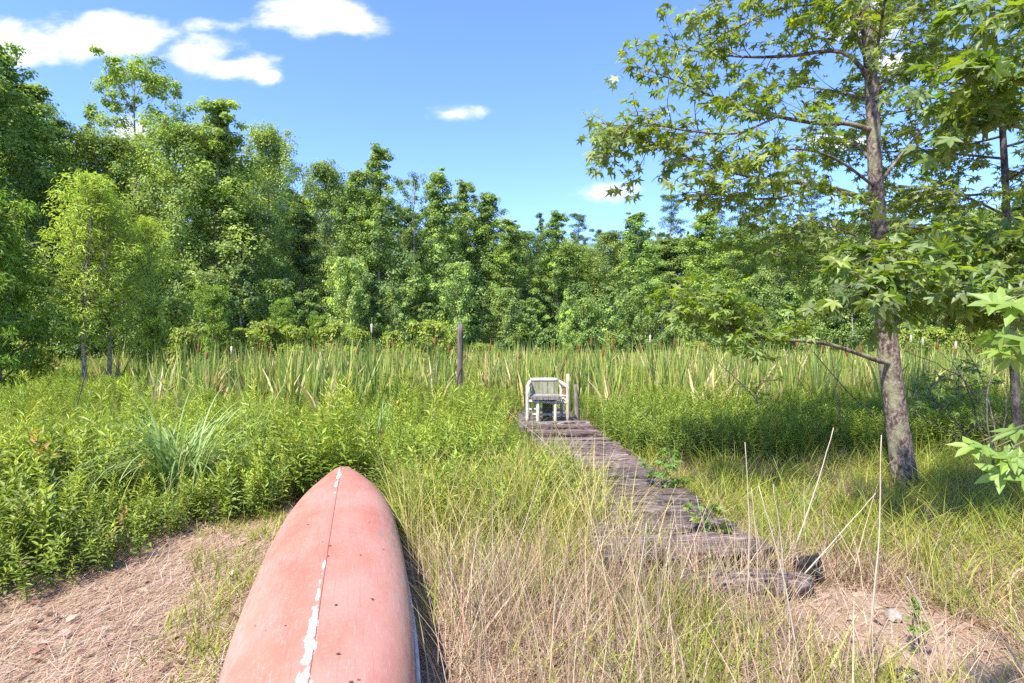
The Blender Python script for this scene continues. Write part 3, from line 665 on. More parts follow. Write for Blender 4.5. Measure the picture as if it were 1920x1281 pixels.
# matted dry grass lying over the deck's near left side
mt = lambda x, y: (x < .62 + (y - 3.5) * -.07 + .34 * vnoise(x, y, 2, 5) + .14 * smooth(4.4, 3.5, y)) & (x > .2) | (y < 3.60)
grass_zone(acc, 6500, .2, 1.65, 3.45, 5.6, mt, .12, .34, .004, DRY, [3, 4, 2, 1, 1], (.2, 1.4), 1.4, 4, .5, 220)
tag(acc.build('dry_grass', M_dry), 'tangled dry tan grass along the front of the clearing', 'grass', kind='stuff')
# straw lying flat on the path and dirt
acc = Acc(); n = 60000; x, y = rand_in(n, -4.2, 3.2, 1.9, 5.6)
ok = ((x < -.7) & (x > left_edge(y) - .45) | (x > -.9)) & ~on_deck(x, y, 0) & ~on_canoe(x, y, -.05) & in_view(x, y) & (~dirt(x, y) | (rs.rand(n) < .35)); x, y = x[ok], y[ok]; n = len(x)
c = pick([(.42, .29, .19), (.52, .38, .26), (.32, .20, .13), (.26, .14, .09), (.56, .45, .34)], [3, 3, 2, 1.4, 1.2], n)
hd = .95 + rs.randn(n) * .9; p3 = P3(x, y); p3[:, 2] += .004 + rs.rand(n) * .012
blades(acc, p3, rs.uniform(.06, .22, n), hd, np.full(n, 1.42) + rs.randn(n) * .06, rs.randn(n) * .12, .0035 * (.6 + .9 * rs.rand(n)), c, 2, None, 1.6)
tag(acc.build('straw_litter', M_dry), 'flattened brown straw and needles covering the bare path', 'straw', kind='stuff')
acc = Acc(); n = 420; x, y = rand_in(n, -3.6, 3.0, 2.1, 5.2); ok = ((x < -.9) & (x > left_edge(y) - .1) | (x > 1.0)) & ~on_deck(x, y, 0) & ~on_canoe(x, y, 0); x, y = x[ok], y[ok]; n = len(x)
p3 = P3(x, y); p3[:, 2] += .02; a_ = rs.rand(n) * 6.28; d = np.stack([np.cos(a_), np.sin(a_), rs.randn(n) * .2], 1)
scatter(acc, T_lance, F_lance, p3, frames(d, np.array([0, 0, 1.0]) + rs.randn(n, 3) * .3), np.stack([.12 + .1 * rs.rand(n), .05 + .04 * rs.rand(n), .08 + 0 * a_], 1), pick([(.28, .15, .10), (.36, .24, .18), (.20, .10, .07), (.42, .30, .22)], [2, 3, 2, 2], n))
tag(acc.build('fallen_leaves', M_dry), 'curled brown dead leaves scattered on the straw path', 'leaves', kind='stuff')
# meadow beyond the cattails
acc = Acc(); n = 60000; y = 15 + 34 * rs.rand(n) ** 1.2; x = (rs.rand(n) - .5) * 2.1 * (y + 4)
c = pick([(.22, .27, .04), (.27, .31, .06), (.32, .32, .09), (.17, .235, .04)], [3, 3, 1.4, 2], n)
blades(acc, P3(x, y), rs.uniform(.4, 1.0, n), rs.rand(n) * 6.28, rs.rand(n) * .35, rs.rand(n) * .7, .03 + .03 * rs.rand(n) + y * .0006, c, 2, c * 1.1, 1.6, rs.rand(n) * 6.28)
tag(acc.build('marsh_grass', M_grass), 'pale yellow-green marsh grass between the cattails and the woods', 'grass', kind='stuff')

# ------------------------------------------------------------------ cattails
def cat_zone(x, y):
    near = np.where(x < .3, np.interp(x, [-14, -8, -6.0, -3, .3], [17, 12, 8.6, 8.9, 10.6]), np.interp(x, [.3, 3, 9, 20], [11.0, 9.8, 9.6, 11.5]))
    return y > near + (vnoise(x, y, .8, 31) - .5) * 1.6
acc = Acc(); tx, ty = rand_in(3000, -13, 24, 8.5, 25); ok = cat_zone(tx, ty) & in_view(tx, ty, 1) & (vnoise(tx, ty, 1.1, 33) > .40 + .2 * smooth(-5, -12, tx)) & ~((np.abs(tx - .4) < 1.2) & (ty < 12.2)); tx, ty = tx[ok], ty[ok]
j = np.repeat(np.arange(len(tx)), 13); n = len(j); x = tx[j] + rs.randn(n) * .09; y = ty[j] + rs.randn(n) * .09
hk = (.62 + .45 * rs.rand(len(tx)))[j]; h = hk * rs.uniform(.9, 1.66, n)
c = pick([(.14, .205, .060), (.20, .26, .070), (.27, .31, .08), (.36, .36, .12)], [3.5, 4, 3.5, 2.5], n)
ded = (rs.rand(len(tx)) < .32)[j] & (rs.rand(n) < .7) | (rs.rand(n) < .07); c[ded] = pick([(.44, .35, .24), (.52, .43, .32), (.32, .20, .14)], [2, 2, 1.2], ded.sum())
h[ded] *= .85
blades(acc, P3(x, y), h, rs.rand(n) * 6.28, np.abs(rs.randn(n)) * .13, rs.rand(n) ** 2 * .55 + ded * rs.rand(n) * .8, (.028 + .022 * rs.rand(n)) * (1 + .4 * ded), c, 4, c * 1.12, 2.5, rs.rand(n) * 6.28)
tag(acc.build('cattail_leaves', M_grass), 'stand of tall upright blue-green cattail leaves across the marsh', 'cattails', kind='stuff')
m, t = newmat('cattail_spike'); finish(t, ramp(t, noise(t, objvec(t), 60, 4), [(.35, (.13, .045, .020)), (.65, (.22, .085, .035))]), .95, noise(t, objvec(t), 300, 2), .5, .002); M_spike = m
m, t = newmat('cattail_fluff'); finish(t, ramp(t, noise(t, objvec(t), 50, 4), [(.35, (.36, .27, .20)), (.65, (.62, .55, .47))]), 1.0, noise(t, objvec(t), 120, 3), 1, .01); M_fluff = m
def cattail_meshes(seed, H_, fl):
    a = Acc(); n = 9; g = rs
    h = g.uniform(.75, 1.0, n) * H_ * .95; ca_ = pick([(.08, .16, .045), (.11, .19, .05)], [1, 1], n)
    blades0(a, np.zeros((n, 3)) + g.randn(n, 3) * [.05, .05, 0], h, g.rand(n) * 6.28, np.abs(g.randn(n)) * .08, g.rand(n) * .35, .022 + .008 * g.rand(n), ca_)
    b = Acc(); lean = (g.rand() - .5) * .12; tube(b, [(0, 0, 0), (lean * .5, 0, H_ * .6), (lean, 0, H_ - .24), (lean * 1.1, 0, H_ + .08)], [.007, .006, .005, .002], 6, (.20, .22, .07))
    c = Acc(); zz = np.array([0, .008, .02, .16, .175, .18]) + H_ - .22; rr = np.array([.004, .018, .022, .021, .015, .004])
    if fl: rr = np.array([.004, .014, .020, .026, .015, .004]) ; 
    tube(c, [(lean * 1.02, 0, z_) for z_ in zz], rr, 9, (1, 1, 1), True, .5 if fl else .05)
    return a.mesh('leaves', M_grass), b.mesh('stalk', M_grass, True), c.mesh('spike', M_fluff if fl else M_spike, True)
def blades0(acc, pos, h, head, lean, bend, w, col):
    global gzc
    keep = gzc; gzc = lambda x, y: np.zeros_like(x) - 1; blades(acc, pos, h, head, lean, bend, w, col, 5, col * 1.1, 2.5, rs.rand(len(h)) * 6.28); gzc = keep
cm_ = [cattail_meshes(k, hh, False) for k, hh in enumerate((1.5, 1.62, 1.42))]; cf_ = [cattail_meshes(9, 1.75, True), cattail_meshes(8, 1.5, True)]
heads = [(372,652),(387,668),(488,648),(508,656),(540,662),(574,650),(590,655),(640,652),(671,655),(705,662),(735,643),(752,668),(770,650),(815,640),(842,655),(872,668),(918,650),(935,665),(975,668),(1003,660),(1035,655),(1062,672),(1085,655),(1108,640),(1130,662),(1150,650),(1175,668),(1200,655),(1236,650),(1265,640),(1312,650),(1322,652),(1355,648),(1376,660),(1402,650),(1430,655),(1462,660),(1495,648),(1515,652),(1543,655),(1560,650),(1590,660),(1612,655),(1700,655),(1718,662),(1757,648),(1790,660),(1830,655),(1868,650)]
hw_ = place_words([h_[0] for h_ in heads])
for k, (px, py) in enumerate(heads):
    e = cm_[k % 3]; hh = (1.5, 1.62, 1.42)[k % 3]; d = rnd.uniform(11.8, 17.5) if px > 450 else rnd.uniform(10.3, 12.5)
    ztop = P(px, py, d)[2]; sc = (ztop + .12) / hh; o = empty('cattail', P(px, py, d) * np.array([1, 1, 0]), rnd.uniform(0, 6.28)); o.scale = (1, 1, sc)
    for me, nm in zip(e, ('leaves', 'stalk', 'spike')): meshobj(nm, me, o)
    tag(o, 'brown-spiked cattail, ' + hw_[k], 'cattail', 'brown-spiked cattails across the marsh')
fl = [(693,612,11.5,0,'tall cattail gone to pale fluff, right of the cypress shrubs and left of the post'),(1525,585,12.5,0,'tallest fluffy seeding cattail, left of the sweetgum trunk'),(1215,632,14,1,'white tufted cattail behind the boardwalk, right of the chair'),(1712,632,14.5,1,'pale fluffy cattail head just right of the sweetgum trunk'),(1735,638,15,1,'fluffy cattail head second right of the sweetgum trunk'),(1795,645,13,1,'pale cattail head gone to seed before the dark gap at right'),(440,655,11.3,1,'broken seeding cattail at the left end of the cattail stand')]
for px, py, d, k, lab in fl:
    e = cf_[k]; hh = (1.75, 1.5)[k]; sc = (P(px, py, d)[2] + .1) / hh; o = empty('seeding_cattail', P(px, py, d) * np.array([1, 1, 0]), rnd.uniform(0, 6)); o.scale = (1, 1, sc)
    for me, nm in zip(e, ('leaves', 'stalk', 'spike')): meshobj(nm, me, o)
    tag(o, lab, 'cattail')

# ------------------------------------------------------------------ grass tufts with arching ribbons
def tuft(px, py, n, hl, wid, cols, lab, bend=(1.2, 2.6), name='grass_clump', lean=.35):
    a = Acc(); n_ = n; c = pick(cols, [1] * len(cols), n_, .12); g_ = G(px, py)
    blades0b(a, rs.randn(n_, 3) * [.09, .09, 0], rs.uniform(.6, 1, n_) * hl, rs.rand(n_) * 6.28, rs.rand(n_) * lean, rs.uniform(*bend, n_), wid * (.6 + .6 * rs.rand(n_)), c)
    o = a.build(name, M_grass); o.location = (g_[0], g_[1], float(gz(g_[0], g_[1]))); tag(o, lab, 'grass clump'); return o
def blades0b(acc, pos, h, head, lean, bend, w, col):
    global gzc
    keep = gzc; gzc = lambda x, y: np.zeros_like(x) + .02; blades(acc, pos, h, head, lean, bend, w, col, 9, col * 1.1, 3.0); gzc = keep
BL = [(.19, .27, .12), (.25, .33, .17), (.15, .24, .08)]
tuft(335, 945, 200, 1.45, .019, BL, 'big clump of arching ribbon grass standing in the weeds left of the canoe')
tuft(700, 850, 34, 1.0, .016, BL, 'clump of broad upright grass just behind the canoe tip', (.3, 1.2))
tuft(1262, 868, 60, .85, .020, BL, 'clump of broad arching grass beside the right edge of the boardwalk')
tuft(470, 860, 26, 1.25, .013, [(.25, .30, .10), (.33, .33, .16)], 'loose clump with a tall drooping pale seed head left of the canoe tip', (.3, 1.9))
tuft(1500, 975, 34, .40, .014, BL, 'small green grass clump behind the tipped plant pot', (.3, 1.3))
tuft(1095, 720, 40, 1.5, .016, [(.30, .28, .14), (.36, .30, .18)], 'straw-coloured plume grass arching over the reeds right of the chair', (.4, 1.8))
tuft(955, 745, 46, 1.35, .022, [(.11, .20, .10), (.14, .23, .12)], 'fan of blue-green blades spreading behind the chair on its left', (.1, .8), 'grass_clump', .7)

# ------------------------------------------------------------------ tall pale dry stalks
def stalk(a_, b_, r, lab, bow=.02, grp=None):
    q = Acc(); A = np.array(a_); B = np.array(b_); L = np.linalg.norm(B - A); mid = (A + B) / 2 + np.array([bow, 0, bow]) * L
    pts = bez([A * 0, mid - A, B - A], 12); pts += rs.randn(12, 3) * .0015 * np.linspace(0, 1, 12)[:, None]
    tube(q, pts, np.linspace(r, r * .35, 12), 6, (.56, .47, .36)); o = q.build('dry_stalk', M_dry, None, True); o.location = A.tolist(); tag(o, lab, 'dry stalk', grp); return o
def st(bx, by, tx, ty, r=.005, lab='', dd=0.0, **k):
    A = G(bx, by); stalk(A, P(tx, ty, A[1] + dd), r, lab, **k)
st(1478, 1062, 1563, 802, .0065, 'longest pale dry stalk, leaning right over the plant pot')
st(1627, 1225, 1652, 816, .0055, 'tall straight pale stalk rising from the bare dirt below the tree')
st(1478, 1110, 1642, 925, .0050, 'pale stalk leaning far right across the tall straight one')
st(1398, 1185, 1397, 830, .0045, 'slim upright stalk at the right side of the boardwalk end', .0)
st(1420, 1150, 1409, 915, .0042, 'slim stalk close beside the upright one at the boardwalk end')
st(1502, 1275, 1422, 912, .0050, 'long pale stalk leaning left from the bottom edge beside the dirt')
st(1472, 1140, 1449, 908, .0042, 'slightly bent pale stalk behind the plant pot')
st(1180, 1165, 1213, 982, .0052, 'thick short stalk leaning right before the boardwalk planks')
st(1272, 1080, 1262, 935, .0035, 'thin stalk standing against the middle of the boardwalk')
st(1345, 1130, 1305, 930, .0035, 'thin stalk leaning left over the right planks')
st(1168, 1120, 1150, 990, .0035, 'thin stalk at the left edge of the boardwalk')
st(1030, 905, 1005, 765, .0035, 'leftmost thin straw stem rising before the log chair')
st(1052, 905, 1037, 780, .003, 'second straw stem before the log chair')
st(1085, 905, 1060, 768, .0035, 'rightmost straw stem before the log chair')
st(1085, 1000, 950, 770, .0035, 'long yellow stem arching left of the boardwalk towards the chair', bow=.10)
st(1545, 1050, 1542, 955, .0035, 'short leaning stem right of the plant pot', dd=.1)
st(1780, 1275, 1700, 1080, .0050, 'bent pale stem leaning left over the dirt at lower right')
st(1925, 1270, 1860, 1175, .0055, 'broken reed in the bottom right corner')
st(930, 1130, 1010, 900, .0038, 'dry stem leaning right out of the grass right of the canoe')

# ------------------------------------------------------------------ forest tree generator
def gen_tree(seed, H_, Wd, kind, cards, card, cols, probs, base=.06, nl=46, cr=.75):
    if H_ > 12: cards = int(cards * 1.4); card *= .80; nl = int(nl * 1.35)
    if H_ > 12 and kind in ('cone', 'broad'): cr *= 1.22
    g = np.random.RandomState(seed); tr = Acc(); cw = Acc()
    npt = 9; zz = np.linspace(0, H_, npt); wx = np.cumsum(g.randn(npt) * .10) * H_ / 16; wy = np.cumsum(g.randn(npt) * .10) * H_ / 16
    T = np.stack([wx - wx[0], wy - wy[0], zz], 1); r0 = H_ * .0095
    tube(tr, T, r0 * (1 - zz / H_) ** .8 + .015, 7, (2.2, 2.1, 2.0) if kind == 'cyp' else (1.3, 1.25, 1.2), False)
    cen = []; rad = []
    for k in range(nl):
        t_ = base + (1 - base) * ((k + g.rand()) / nl); t_ = min(t_, .99)
        if kind == 'cone': pr = (1 - t_) ** .66 * min(1, .6 + (t_ - base) * 3) * 1.15 + .03; el = .35 + .55 * t_
        elif kind == 'broad': pr = math.sqrt(max(0, 1 - ((t_ - .58) / .46) ** 2)) * .95 + .08; el = .35 + .9 * t_ ** 2
        elif kind == 'airy': pr = .25 + .9 * smooth(.35, .7, t_) * (1 - smooth(.85, 1.05, t_) * .6); el = .7
        elif kind == 'pine': pr = .25 + (1 - t_) * 1.1; el = .15
        else: pr = .25 + .85 * math.sin(math.pi * min(1, .18 + .8 * (t_ - base) / (1 - base))) ; el = .25 + .75 * t_
        L = Wd * pr * g.uniform(.65, 1.12); az = k * 2.4 + g.rand()
        o_ = np.array([np.interp(t_ * H_, zz, T[:, 0]), np.interp(t_ * H_, zz, T[:, 1]), t_ * H_ * (1 - .0)])
        e_ = el + g.randn() * .15; dirv = np.array([math.cos(az) * math.cos(e_), math.sin(az) * math.cos(e_), math.sin(e_)])
        zfix = min(1.0, (H_ - o_[2]) / max(.01, L * dirv[2])) if dirv[2] > 0 else 1
        dirv[2] *= zfix
        pts = np.array([o_, o_ + dirv * L * .5, o_ + dirv * L + [0, 0, L * .06]])
        tube(tr, bez(pts, 4), [r0 * .30 * (1.1 - t_) + .012, r0 * .22 * (1.1 - t_) + .01, .012, .006], 4, (1, 1, 1), False)
        fr_ = {'pine': (.75, 1.0), 'airy': (.55, .8, 1.0)}.get(kind, (.3, .55, .8, 1.0))
        for f in fr_:
            if f * L < .35 and k % 2: continue
            cen.append(o_ + dirv * L * f + g.randn(3) * [.35, .35, .22] * cr); rad.append(cr * g.uniform(.5, 1.25) * (1.0 if kind != 'cyp' else .8) * ((1.15 - .7 * t_) if kind == 'cone' else 1))
    cen.append(np.array([T[-1][0], T[-1][1], H_ - .2])); rad.append(cr * .5)
    cen = np.array(cen); rad = np.array(rad); nc = len(cen); per = max(8, cards // nc)
    j = np.repeat(np.arange(nc), per); n = len(j)
    u_ = nrm(g.randn(n, 3)); rr = g.rand(n) ** .45; pos = cen[j] + u_ * rr[:, None] * rad[j][:, None] * np.array([1, 1, .72 if kind != 'pine' else .45])
    pos[:, 2] = np.minimum(np.maximum(pos[:, 2], .15), H_ + .15)
    out = nrm(pos - np.array([0, 0, H_ * .35])); nn_ = nrm(u_ * .9 + np.array([0, 0, .75]) + out * .35 + g.randn(n, 3) * .45)
    d = g.randn(n, 3); d[:, 2] -= .3; d = nrm(d - (d * nn_).sum(1, keepdims=True) * nn_)
    idx = g.choice(len(cols), nc, p=np.array(probs) / sum(probs)); col = np.array(cols)[idx][j] * (1 + (g.rand(n, 1) - .5) * .45) * (.75 + .5 * g.rand(nc))[j][:, None]
    sz = card * (.6 + .8 * g.rand(n)); w = np.full(n, .9 if kind not in ('pine', 'cyp') else .32)
    scatter(cw, T_card, [np.array([[0, 1, 2, 3]])], pos, frames(d, nn_), np.stack([sz * w, sz, sz], 1), col)
    return dict(trunk=tr.mesh('trunk', M_bark if kind == 'cyp' else M_barkfar, True), crown=cw.mesh('crown', M_leaf), H=H_, W=Wd)
GC = [(.155, .200, .058), (.19, .235, .062), (.235, .275, .07), (.11, .155, .05)]; GP = [3, 3, 2, 2]
YC = [(.215, .245, .055), (.25, .28, .06), (.18, .215, .055)]; DC = [(.07, .105, .042), (.085, .125, .046), (.11, .145, .052)]
VAR = {
 'gum1': gen_tree(1, 17, 3.9, 'cone', 21000, .20, GC, GP), 'gum2': gen_tree(2, 16, 3.6, 'cone', 20000, .20, GC, [2, 3, 3, 1], .04, 50, .7), 'gum3': gen_tree(3, 15, 3.3, 'cone', 18000, .19, GC, [4, 2, 1, 3], .03, 44, .68),
 'broad1': gen_tree(4, 15, 4.2, 'broad', 22000, .20, YC + GC[:2], [2, 2, 2, 2, 2], .05, 52, .8), 'broad2': gen_tree(5, 14, 3.8, 'broad', 20000, .19, GC, GP, .04, 50, .75),
 'airy1': gen_tree(6, 17, 3.6, 'airy', 15000, .20, YC, [2, 2, 2], .3, 34, .62), 'airy2': gen_tree(7, 15, 2.8, 'airy', 6500, .17, GC + DC[2:], [2, 2, 1, 2, 3], .25, 30, .5),
 'pine1': gen_tree(8, 18, 2.8, 'pine', 7500, .26, DC, [2, 2, 2], .45, 34, .55), 'spire': gen_tree(9, 15, 1.5, 'cone', 9000, .18, DC, [1, 2, 3], .1, 46, .5),
 'under1': gen_tree(10, 5.5, 2.1, 'broad', 9000, .14, GC + YC, [2, 2, 2, 1, 1, 1, 1], .02, 34, .5), 'under2': gen_tree(12, 5, 1.7, 'cone', 8000, .13, GC, GP, .0, 34, .42),
 'cyp1': gen_tree(13, 5.6, 1.35, 'cyp', 10000, .115, [(.31, .37, .06), (.36, .41, .07), (.26, .32, .06)], [2, 2, 1], .24, 64, .40),
 'cyp2': gen_tree(14, 3, .95, 'cyp', 9000, .12, [(.19, .28, .034), (.23, .31, .04)], [1, 1], .02, 44, .26),
 'shrub1': gen_tree(15, 2.0, .9, 'broad', 4200, .10, [(.24, .29, .04), (.29, .32, .06), (.19, .25, .04)], [2, 2, 1], .02, 26, .28),
 'shrub2': gen_tree(16, 1.7, 1.0, 'broad', 3600, .11, [(.21, .25, .04), (.26, .29, .05), (.34, .29, .11)], [2, 2, .6], .02, 22, .30),
}
def put_tree(var, px, ytop, d, hw, name, label, cat, group=None, tint=(1, 1, 1), z0=0.0, seed=None):
    v = VAR[var]; Ht = P(px, ytop, d)[2] - z0; wd = hw / F * d * ((1.5 if var.startswith('gum') else 1.25) if v['H'] > 10 else 1.0)
    x_ = (px - 960) / F * d; o = empty(name, (x_, d, z0), rnd.uniform(0, 6.28)); sxy = wd / v['W']; o.scale = (sxy, sxy, Ht / v['H'])
    tr = meshobj('trunk', v['trunk'], o); cw = meshobj('crown', v['crown'], o); cw.color = (tint[0] * 1.36, tint[1] * 1.42, tint[2] * 1.45, 1) if v['H'] > 4.9 and 'cyp' not in var else (*tint, 1)
    tag(o, label, cat, group); return o
D = 'forest edge'
trees = [
 ('gum3', -70, 60, 27, 110, 'dark leafy tree at the far left edge of the picture, cut by the frame', 1.0),
 ('gum1', 8, 95, 30, 95, 'tall dark green tree in the top left corner', 1.0),
 ('gum2', 78, 165, 33, 95, 'tall pointed tree second from the left, right of the corner tree', 1.0),
 ('spire', 152, 208, 42, 28, 'narrow dark spire poking up between the two left trees', .9),
 ('broad2', 190, 262, 34, 95, 'broad round tree behind the bright cypress saplings', .95),
 ('airy1', 268, 138, 38, 78, 'tallest open-crowned tree leaning left with sky between its limbs', 1.0),
 ('broad1', 330, 240, 34, 85, 'yellow-green leafy tree right below the open-crowned one', 1.0),
 ('gum1', 398, 192, 35, 92, 'tall full tree with a ragged top right of the open-crowned tree', 1.12),
 ('broad1', 505, 252, 40, 62, 'rounded olive tree with gaps of sky, right of the tall full tree', 1.1),
 ('broad2', 452, 400, 36, 70, 'middle-height tree in front of the olive crown', .85),
 ('gum3', 560, 400, 42, 55, 'dark tree below the dip in the skyline left of centre', .8),
 ('broad2', 605, 318, 48, 62, 'rounded tree where the skyline rises towards the twin peaks', .95),
 ('gum2', 668, 322, 46, 52, 'pointed tree just left of the twin peaks', .9),
 ('gum1', 712, 278, 46, 60, 'tallest of the central trees with a double pointed top', .95),
 ('airy2', 778, 335, 56, 42, 'thin greyish tree right of the double-topped one', .8),
 ('gum2', 826, 328, 50, 55, 'pointed tree above the lone post', 1.0),
 ('gum1', 872, 343, 54, 52, 'pointed tree, second to the right above the post', .95),
 ('gum3', 908, 362, 54, 52, 'pointed tree at the right shoulder of the central group', .95),
 ('gum2', 945, 415, 52, 48, 'shorter tree where the central group drops to the right', .95),
 ('broad2', 985, 440, 56, 46, 'leafy tree behind the log chair, low in the skyline', .95),
 ('spire', 1006, 397, 62, 20, 'slim dark spire above the log chair', .95),
 ('gum1', 1046, 400, 56, 50, 'pointed tree just right of the slim dark spire', 1.0),
 ('pine1', 1085, 402, 66, 34, 'dark pine top right of the pointed tree above the chair', 1.0),
 ('pine1', 1118, 432, 68, 30, 'lower dark pine with sky showing through, right of centre', 1.0),
 ('broad2', 1148, 440, 58, 50, 'rounded tree at the lowest dip of the skyline', 1.0),
 ('gum2', 1203, 400, 56, 52, 'light green tree under the tip of the sweetgum branch', 1.1),
 ('pine1', 1262, 365, 66, 40, 'bare-stemmed pine, leftmost of the row behind the sweetgum', 1.0),
 ('gum2', 1325, 400, 50, 62, 'full green tree in front of the tall pines', 1.08),
 ('pine1', 1335, 350, 64, 42, 'tall pine behind the full green tree', 1.0),
 ('pine1', 1392, 362, 66, 40, 'tall pine in the middle of the row behind the sweetgum', 1.0),
 ('broad2', 1395, 430, 52, 60, 'round mid-green tree below the middle pine', .95),
 ('pine1', 1450, 350, 62, 44, 'tall pine fourth from the left of the row', 1.0),
 ('broad1', 1470, 440, 50, 62, 'pale leafy tree left of the sweetgum trunk', .9),
 ('pine1', 1515, 358, 60, 44, 'tall pine nearest the sweetgum trunk', 1.0),
 ('gum3', 1548, 430, 52, 60, 'dark green tree just left of the sweetgum trunk', .9),
 ('broad2', 1625, 425, 50, 62, 'tree standing directly behind the sweetgum trunk', .9),
 ('pine1', 1700, 385, 46, 60, 'pine right of the sweetgum trunk with drooping needles', 1.15),
 ('gum3', 1755, 430, 46, 70, 'dark green tree right of the sweetgum trunk', .9),
 ('broad1', 1835, 400, 40, 85, 'yellow-green tree behind the right-hand foliage', .95),
 ('gum1', 1925, 360, 36, 95, 'tall tree at the right edge behind the near leaves', .8),
]
for (v_n, px, yt, d, hw, lab, tt) in trees:
    tn_ = (tt * rnd.uniform(.95, 1.08), tt, tt * rnd.uniform(.9, 1.1))
    put_tree(v_n, px, yt, d, hw, 'pine_tree' if 'pine' in v_n else 'broadleaf_tree', lab, 'tree', 'tall trees along the front of the woods', tn_)
skx = [-500, 0, 75, 190, 290, 400, 505, 560, 605, 712, 800, 905, 960, 1046, 1148, 1250, 1400, 1600, 1920, 2500]; sky_ = [80, 110, 170, 270, 250, 220, 290, 350, 350, 310, 350, 380, 440, 430, 470, 430, 420, 430, 400, 380]
k = 0
for px in range(-380, 2300, 44):
    d = rnd.uniform(0, 8) + float(np.interp(px, [-400, 0, 600, 900, 1400, 1900, 2300], [36, 40, 52, 60, 62, 52, 44])); k += 1
    put_tree(('gum1', 'broad2', 'gum3', 'gum2', 'broad1')[k % 5], px + rnd.uniform(-12, 12), float(np.interp(px, skx, sky_)) + rnd.uniform(15, 85), d, 62 * rnd.uniform(.8, 1.1), 'broadleaf_tree', 'mid-height green tree crowded into the woods behind the front row, its crown mostly hidden', 'tree', 'trees crowded behind the front row', tuple(np.array([.88, .88, .88]) * rnd.uniform(.85, 1.1)))
# extra side trees that close the woods left and right of the frame
for px, d in ((-260, 24), (-420, 22), (2080, 30), (2230, 26)):
    put_tree('gum1', px, 60 if px < 0 else 330, d, 130, 'broadleaf_tree', 'tall green tree standing outside the edge of the picture', 'tree', 'trees beyond the picture edges')
ul = [(20, 560, 26, 60), (95, 545, 27, 55), (170, 560, 28, 50), (245, 545, 27, 55), (320, 560, 29, 50), (385, 520, 31, 55), (450, 500, 32, 55), (520, 530, 34, 50), (585, 545, 36, 42), (648, 490, 38, 50), (700, 560, 40, 38), (745, 545, 40, 36), (800, 570, 42, 40), (855, 500, 42, 42), (905, 560, 44, 38), (950, 545, 44, 38), (1000, 560, 46, 40), (1095, 565, 46, 36), (1140, 540, 46, 40), (1190, 560, 48, 40), (1240, 540, 46, 42), (1300, 560, 44, 42), (1360, 545, 42, 45), (1420, 520, 40, 50), (1480, 540, 38, 50), (1540, 530, 38, 48), (1600, 545, 36, 50), (1690, 535, 34, 55), (1760, 545, 32, 55), (1830, 530, 30, 60), (1910, 520, 28, 60), (1990, 520, 26, 70), (-60, 540, 24, 70)]
uw_ = place_words([u_[0] for u_ in ul])
for q, (px, yt, d, hw) in enumerate(ul):
    put_tree('under1' if q % 2 else 'under2', px, yt, d, hw, 'understory_tree', 'low bushy tree, ' + uw_[q], 'tree', 'low bushy trees at the foot of the woods', tuple(np.array([1, 1, 1]) * rnd.uniform(.75, 1.1)))
put_tree('under2', 1062, 543, 36, 24, 'understory_tree', 'small slender bright green tree at the wood edge right of the chair', 'tree', None, (1.5, 1.4, 1.1))
put_tree('under1', 650, 492, 33, 46, 'understory_tree', 'small pale round tree standing out before the dark woods left of centre', 'tree', None, (1.35, 1.25, 1.2))
# cypress saplings
put_tree('cyp1', 158, 338, 13.5, 92, 'cypress_sapling', 'feathery bright sapling with a pale thin trunk, tallest of the left group', 'sapling', 'bright cypress saplings at left', (1.15, 1.12, 1.1))
put_tree('cyp1', 205, 372, 14.2, 84, 'cypress_sapling', 'feathery bright sapling with a leaning trunk right of the tallest one', 'sapling', 'bright cypress saplings at left', (1.1, 1.1, 1.1))
put_tree('cyp1', 287, 418, 15.2, 56, 'cypress_sapling', 'slim sapling on the right of the bright group with a white trunk', 'sapling', 'bright cypress saplings at left', (1.12, 1.1, 1.05))
put_tree('cyp2', 0, 395, 12.5, 72, 'cypress_sapling', 'soft yellow-green cypress cut by the left edge of the picture', 'sapling', 'bright cypress saplings at left', (1.0, .98, .9))
put_tree('cyp2', -70, 360, 12.0, 100, 'cypress_sapling', 'soft cypress just outside the left edge', 'sapling', None, (1.0, .98, .9))
put_tree('cyp2', 398, 542, 23, 40, 'cypress_sapling', 'small cone-shaped cypress against the dark woods left of centre', 'sapling', None, (1.05, 1.0, .9))
put_tree('cyp2', 532, 566, 27, 32, 'cypress_sapling', 'second smaller cone-shaped cypress right of the first', 'sapling', None, (.95, .95, .95))
put_tree('cyp2', 598, 596, 27, 26, 'cypress_sapling', 'smallest low cypress among the yellow shrubs', 'sapling', None, (1.05, 1.0, .9))
